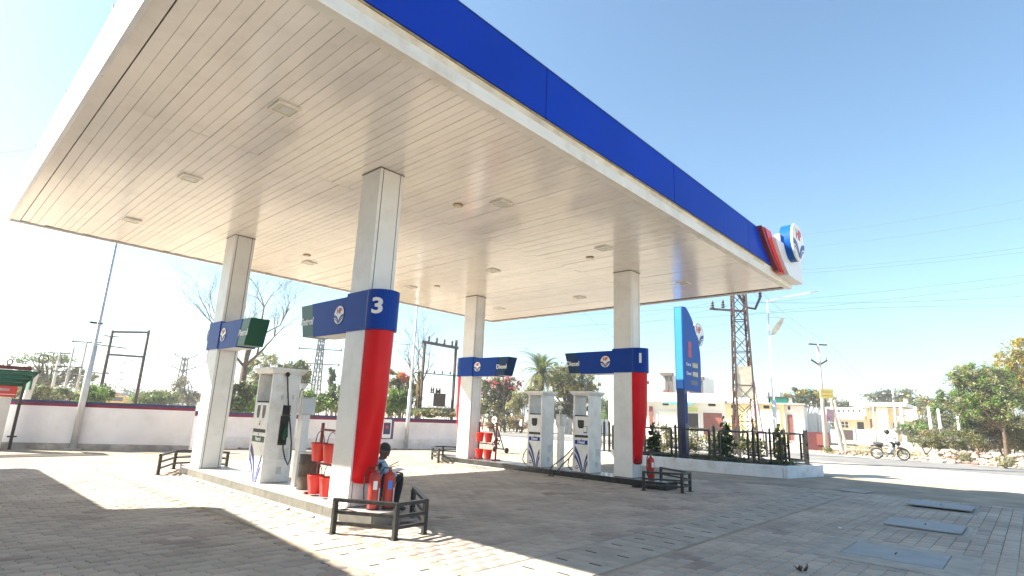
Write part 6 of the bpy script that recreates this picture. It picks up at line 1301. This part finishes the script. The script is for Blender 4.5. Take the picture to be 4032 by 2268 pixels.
for s, p, hh in rest_[290:]:
    a_ = gg.uniform(0, 6); nb = len(V); V += [(p.x + s * (x * math.cos(a_) - y * math.sin(a_)), p.y + s * (x * math.sin(a_) + y * math.cos(a_)), hh + s * z) for x, y, z in ico]; F += [tuple(nb + q for q in f) for f in icf]
tag(npmesh('rubble_stones', V, [np.array(F)], M['rock'], rub), kind='stuff')
# dry grass tufts and pebbles on the far verge
P0 = []; 
gv = foliage('verge_grass', [(tuple(gpt(px, d)), (1.6, 1.6, .16)) for px, d in ((3300, 44), (3340, 47), (3400, 50), (3460, 46), (3560, 46), (3380, 58), (3460, 62), (3330, 66), (3540, 55), (3620, 48))], 3600, 0.10, [L_DRY, L_O, L_DRY], None, 160, 200, .4, asp=.15); tag(gv, kind='stuff')

# ---- overhead wires
def wire(name, p, q, sag, label, r=0.012):
    p, q = Vector(p), Vector(q); t = thing(name, p, label, 'wire', 'overhead wires')
    MB().tube([p.lerp(q, k / 14) - az * (sag * 4 * (k / 14) * (1 - k / 14)) for k in range(15)], r, 4, cap=False).build('strand', M['wire'], t)
dd = lambda x, y, d: at(x * 1.5652, y * 1.5652, d)
i_ = 0
for (a, b, d0, d1, s, lab) in [((1860, 606, ), (2640, 490), 40, 40, .3, 'topmost overhead wire in the right sky'), ((1860, 634), (2640, 536), 40, 40, .3, 'second overhead wire from the top in the right sky'), ((1700, 690), (2640, 614), 36, 36, .35, 'middle overhead wire just below the emblem'), ((1700, 700), (2640, 626), 36, 36, .3, 'wire running close under the middle wire in the right sky'),
                         ((1240, 800), (2640, 684), 33, 40, .4, 'wire that meets the lattice tower head and runs on right'), ((1240, 830), (2640, 702), 33, 40, .4, 'wire passing the corner of the canopy to the right'), ((1220, 845), (1845, 750), 40, 29.5, .3, 'wire left of the lattice tower, upper one'), ((1220, 860), (1830, 770), 40, 29.5, .3, 'wire left of the lattice tower, lower one'), ((1000, 870), (1830, 815), 60, 30, .5, 'lowest wire crossing behind the price sign'),
                         ((1872, 760), (2640, 740), 29.5, 40, .2, 'nearly level wire right of the lattice tower'), ((1872, 792), (2640, 772), 29.5, 44, -.2, 'lower level wire right of the lattice tower'), ((1880, 720), (2052, 868), 30, 44, .3, 'service wire dropping from the tower to the T crossarm, left'), ((1910, 730), (2092, 866), 30, 44, .3, 'service wire dropping from the tower to the T crossarm, right'),
                         ((2090, 866), (2240, 985), 44, 80, .8, 'wire sagging from the T crossarm to the yellow house pole, outer'), ((2070, 868), (2225, 988), 44, 80, .9, 'wire sagging from the T crossarm to the yellow house pole, inner'), ((1607, 880), (1840, 870), 60, 30, .6, 'thin wire dipping behind the price sign'), ((1440, 760), (1560, 860), 30, 34, .1, 'wire dropping steeply behind column 1'),
                         ((-60, 385), (110, 366), 14, 13.0, .05, 'short blue wire ending at the left canopy fascia'), ((-60, 703), (540, 798), 40, 40, .3, 'highest of the three wires in the left sky'), ((-60, 713), (540, 802), 40, 40, .3, 'second of the three wires in the left sky'), ((-60, 724), (540, 808), 40, 40, .3, 'third of the three wires in the left sky'), ((-60, 812), (182, 872), 60, 50, .4, 'wire falling to the bare pole at the left'), ((182, 872), (520, 930), 50, 60, .3, 'wire running on right from the bare pole to the left column'), ((340, 838), (530, 885), 45, 60, .3, 'faint wire right of the rusty pole frame'), ((-60, 882), (180, 873), 60, 50, .3, 'level wire at the far left')]:
    wire('overhead_wire', dd(*a, d0), dd(*b, d1), s, lab, 0.004 + 0.0001 * (d0 + d1) / 2 * 1.0)

# ---- motorcyclist
mx, my = 37.85, 1.3
mc = thing('motorcycle', (mx, my, 0), 'black motorcycle ridden to the right along the far side of the road', 'motorcycle')
F_ = Vector((0.02, -1, 0)).normalized(); Lf_ = Vector((-F_.y, F_.x, 0)); Bp = lambda f, l, z: Vector((mx, my, 0)) + F_ * f + Lf_ * l + az * z
for f in (-0.63, 0.64):
    m = MB().tube([Bp(f + .275 * math.cos(a), 0, .31 + .275 * math.sin(a)) for a in [2 * math.pi * i / 24 for i in range(25)]], 0.042, 8); wl = m.build('wheel', M['rubber'], mc, smooth=True)
    MB().tube([Bp(f + .235 * math.cos(a), 0, .31 + .235 * math.sin(a)) for a in [2 * math.pi * i / 24 for i in range(25)]], 0.014, 6).build('rim', M['galv'], wl)
    m = MB()
    for i in range(10): a = math.pi * 2 * i / 10; m.bar(Bp(f, .02, .31), Bp(f + .23 * math.cos(a), 0, .31 + .23 * math.sin(a)), 0.008)
    m.tube([Bp(f, -.06, .31), Bp(f, .06, .31)], .05, 8).build('spokes', M['galv'], wl)
MB().tube([Bp(.33, 0, .98), Bp(.45, 0, .72), Bp(.64, 0.0, .31)], [.035, .03, .03], 8).tube([Bp(.33, .09, .95), Bp(.64, .08, .31)], .022, 7).tube([Bp(.33, -.09, .95), Bp(.64, -.08, .31)], .022, 7).build('fork', M['darksteel'], mc)
m = MB().tube([Bp(.38, 0, .64), Bp(.56, 0, .665), Bp(.74, 0, .60), Bp(.88, 0, .52)], [.05, .06, .05, .03], 8); m.build('front_mudguard', M['black'], mc, smooth=True)
m = MB().tube([Bp(.30, 0, .80), Bp(.12, 0, .86), Bp(-.10, 0, .80)], [.10, .15, .10], 12); m.build('fuel_tank', M['black'], mc, smooth=True)
MB().tube([Bp(-.08, 0, .80), Bp(-.35, 0, .79), Bp(-.62, 0, .84), Bp(-.78, 0, .87)], [.09, .12, .10, .04], 10).build('saddle', M['black'], mc, smooth=True)
MB().tube([Bp(-.35, 0, .68), Bp(-.65, 0, .74), Bp(-.92, 0, .72)], [.09, .08, .03], 8).build('tail', M['black'], mc, smooth=True); MB().tube([Bp(-.80, 0, .69), Bp(-.95, 0, .62), Bp(-.98, 0, .50)], [.03, .03, .02], 6).build('rear_mudguard', M['black'], mc)
MB().tube([Bp(.05, -.12, .45), Bp(.05, .12, .45)], .15, 12).tube([Bp(.12, 0, .45), Bp(.22, 0, .70)], .09, 8).build('engine', M['galv'], mc, smooth=True)
MB().bar(Bp(.30, 0, .75), Bp(.08, 0, .33), .05).bar(Bp(.08, 0, .33), Bp(-.35, 0, .36), .05).bar(Bp(-.35, 0, .36), Bp(-.40, 0, .72), .05).bar(Bp(-.25, .06, .34), Bp(-.63, .06, .31), .04).build('frame', M['darksteel'], mc)
MB().tube([Bp(.16, -.13, .38), Bp(-.1, -.16, .24), Bp(-.5, -.17, .30), Bp(-.85, -.18, .38)], [.025, .03, .05, .05], 8).build('exhaust', M['chrome'], mc, smooth=True)
MB().tube([Bp(.26, -.34, 1.04), Bp(.32, -.15, 1.0), Bp(.34, 0, .98), Bp(.32, .15, 1.0), Bp(.26, .34, 1.04)], .016, 6).build('handlebar', M['darksteel'], mc)
blob('headlight', Bp(.44, 0, .90), (.10, .12, .13), M['black'], mc, 12); blob('headlight_lens', Bp(.50, 0, .90), (.06, .08, .09), M['glass'], mc, 10)
for s in (-1, 1):
    MB().tube([Bp(.30, s * .24, 1.02), Bp(.30, s * .30, 1.16)], .008, 5).build('mirror_stem', M['black'], mc); blob('mirror', Bp(.30, s * .32, 1.18), (.02, .06, .035), M['black'], mc, 8)
    MB().bar(Bp(-.02, s * .1, .33), Bp(-.02, s * .25, .33), .04).build('footrest', M['black'], mc)
rd_ = thing('person', (mx, my, 0), 'rider in white shirt, pale trousers and dark helmet on the black motorcycle', 'person')
W_ = M['shirtwhite']
skin_body('shirt', [Bp(-.22, 0, .92), Bp(-.20, 0, 1.08), Bp(-.14, 0, 1.26), Bp(-.08, 0, 1.36), Bp(-.10, .19, 1.31), Bp(.04, .25, 1.10), Bp(.20, .27, 1.05), Bp(-.10, -.19, 1.31), Bp(.04, -.25, 1.10), Bp(.20, -.27, 1.05)], [(0, 1), (1, 2), (2, 3), (2, 4), (4, 5), (5, 6), (2, 7), (7, 8), (8, 9)], [(.13, .16), (.12, .15), (.12, .16), .06, .065, .05, .04, .065, .05, .04], W_, rd_)
skin_body('trousers', [Bp(-.22, 0, .90), Bp(-.15, .10, .88), Bp(.16, .20, .80), Bp(.06, .20, .52), Bp(.0, .19, .36), Bp(-.15, -.10, .88), Bp(.16, -.20, .80), Bp(.06, -.20, .52), Bp(.0, -.19, .36)], [(0, 1), (1, 2), (2, 3), (3, 4), (0, 5), (5, 6), (6, 7), (7, 8)], [(.13, .15), .095, .075, .06, .05, .095, .075, .06, .05], W_, rd_)
for s in (-1, 1):
    MB().tube([Bp(-.06, s * .2, .31), Bp(.02, s * .2, .32), Bp(.18, s * .2, .30)], [.03, .05, .03], 8).build('shoe', M['black'], rd_, smooth=True); hand(Bp(.25, s * .28, 1.05), F_, az, rd_, .9)
MB().tube([Bp(-.07, 0, 1.36), Bp(-.05, 0, 1.44)], .05, 8).build('neck', M['skin'], rd_); hd = head(Bp(-.03, 0, 1.50), F_, rd_, False, .1)
blob('helmet', Bp(-.045, 0, 1.535), (.125, .145, .13), M['black'], hd, 16); blob('backpack', Bp(-.34, 0, 1.16), (.09, .10, .16), M['pumpgrey'], rd_, 12)

# small things lying on the paving
blob('pebble', (9.78, -2.37, 0.02), (0.035, 0.028, 0.02), M['paper'], None, 8); tag(col.objects[-1], 'single small white pebble on the shaded paving between trench and covers', 'pebble')
wl = MB(); q0 = Vector((6.31, -2.76, 0.004))
for k in range(5):
    an = k * 1.3; wl.add([q0 + Vector((0.02 * k - .04, 0, 0)), q0 + Vector((0.06 * math.cos(an), 0.06 * math.sin(an), 0.03)), q0 + Vector((0.09 * math.cos(an + .5), 0.09 * math.sin(an + .5), 0.05 + .01 * k)), q0 + Vector((0.05 * math.cos(an + 1), 0.05 * math.sin(an + 1), 0.01))], [(0, 1, 2, 3)])
tag(wl.build('dry_leaf', M['bark']), 'crumpled dry brown leaf on the shaded paving at the bottom edge', 'leaf')
sheet('repair_patch', [(16.71 + x, -1.17 + y) for x, y in ((-.5, -.3), (.1, -.42), (.55, -.1), (.35, .33), (-.3, .28))], 0.003, M['conc'])
# ================================================================== HAZE
hzm = bpy.data.materials.new('haze'); hzm.use_nodes = True; n_ = hzm.node_tree.nodes; n_.clear()
out_ = n_.new('ShaderNodeOutputMaterial'); pv_ = n_.new('ShaderNodeVolumePrincipled'); pv_.inputs['Color'].default_value = (0.93, 0.95, 1.0, 1); pv_.inputs['Density'].default_value = 0.0013; pv_.inputs['Anisotropy'].default_value = 0.2
hzm.node_tree.links.new(pv_.outputs[0], out_.inputs['Volume'])
tag(MB().box((-905, -905, -1.05), (905, 905, 26)).build('haze', hzm), kind='stuff')
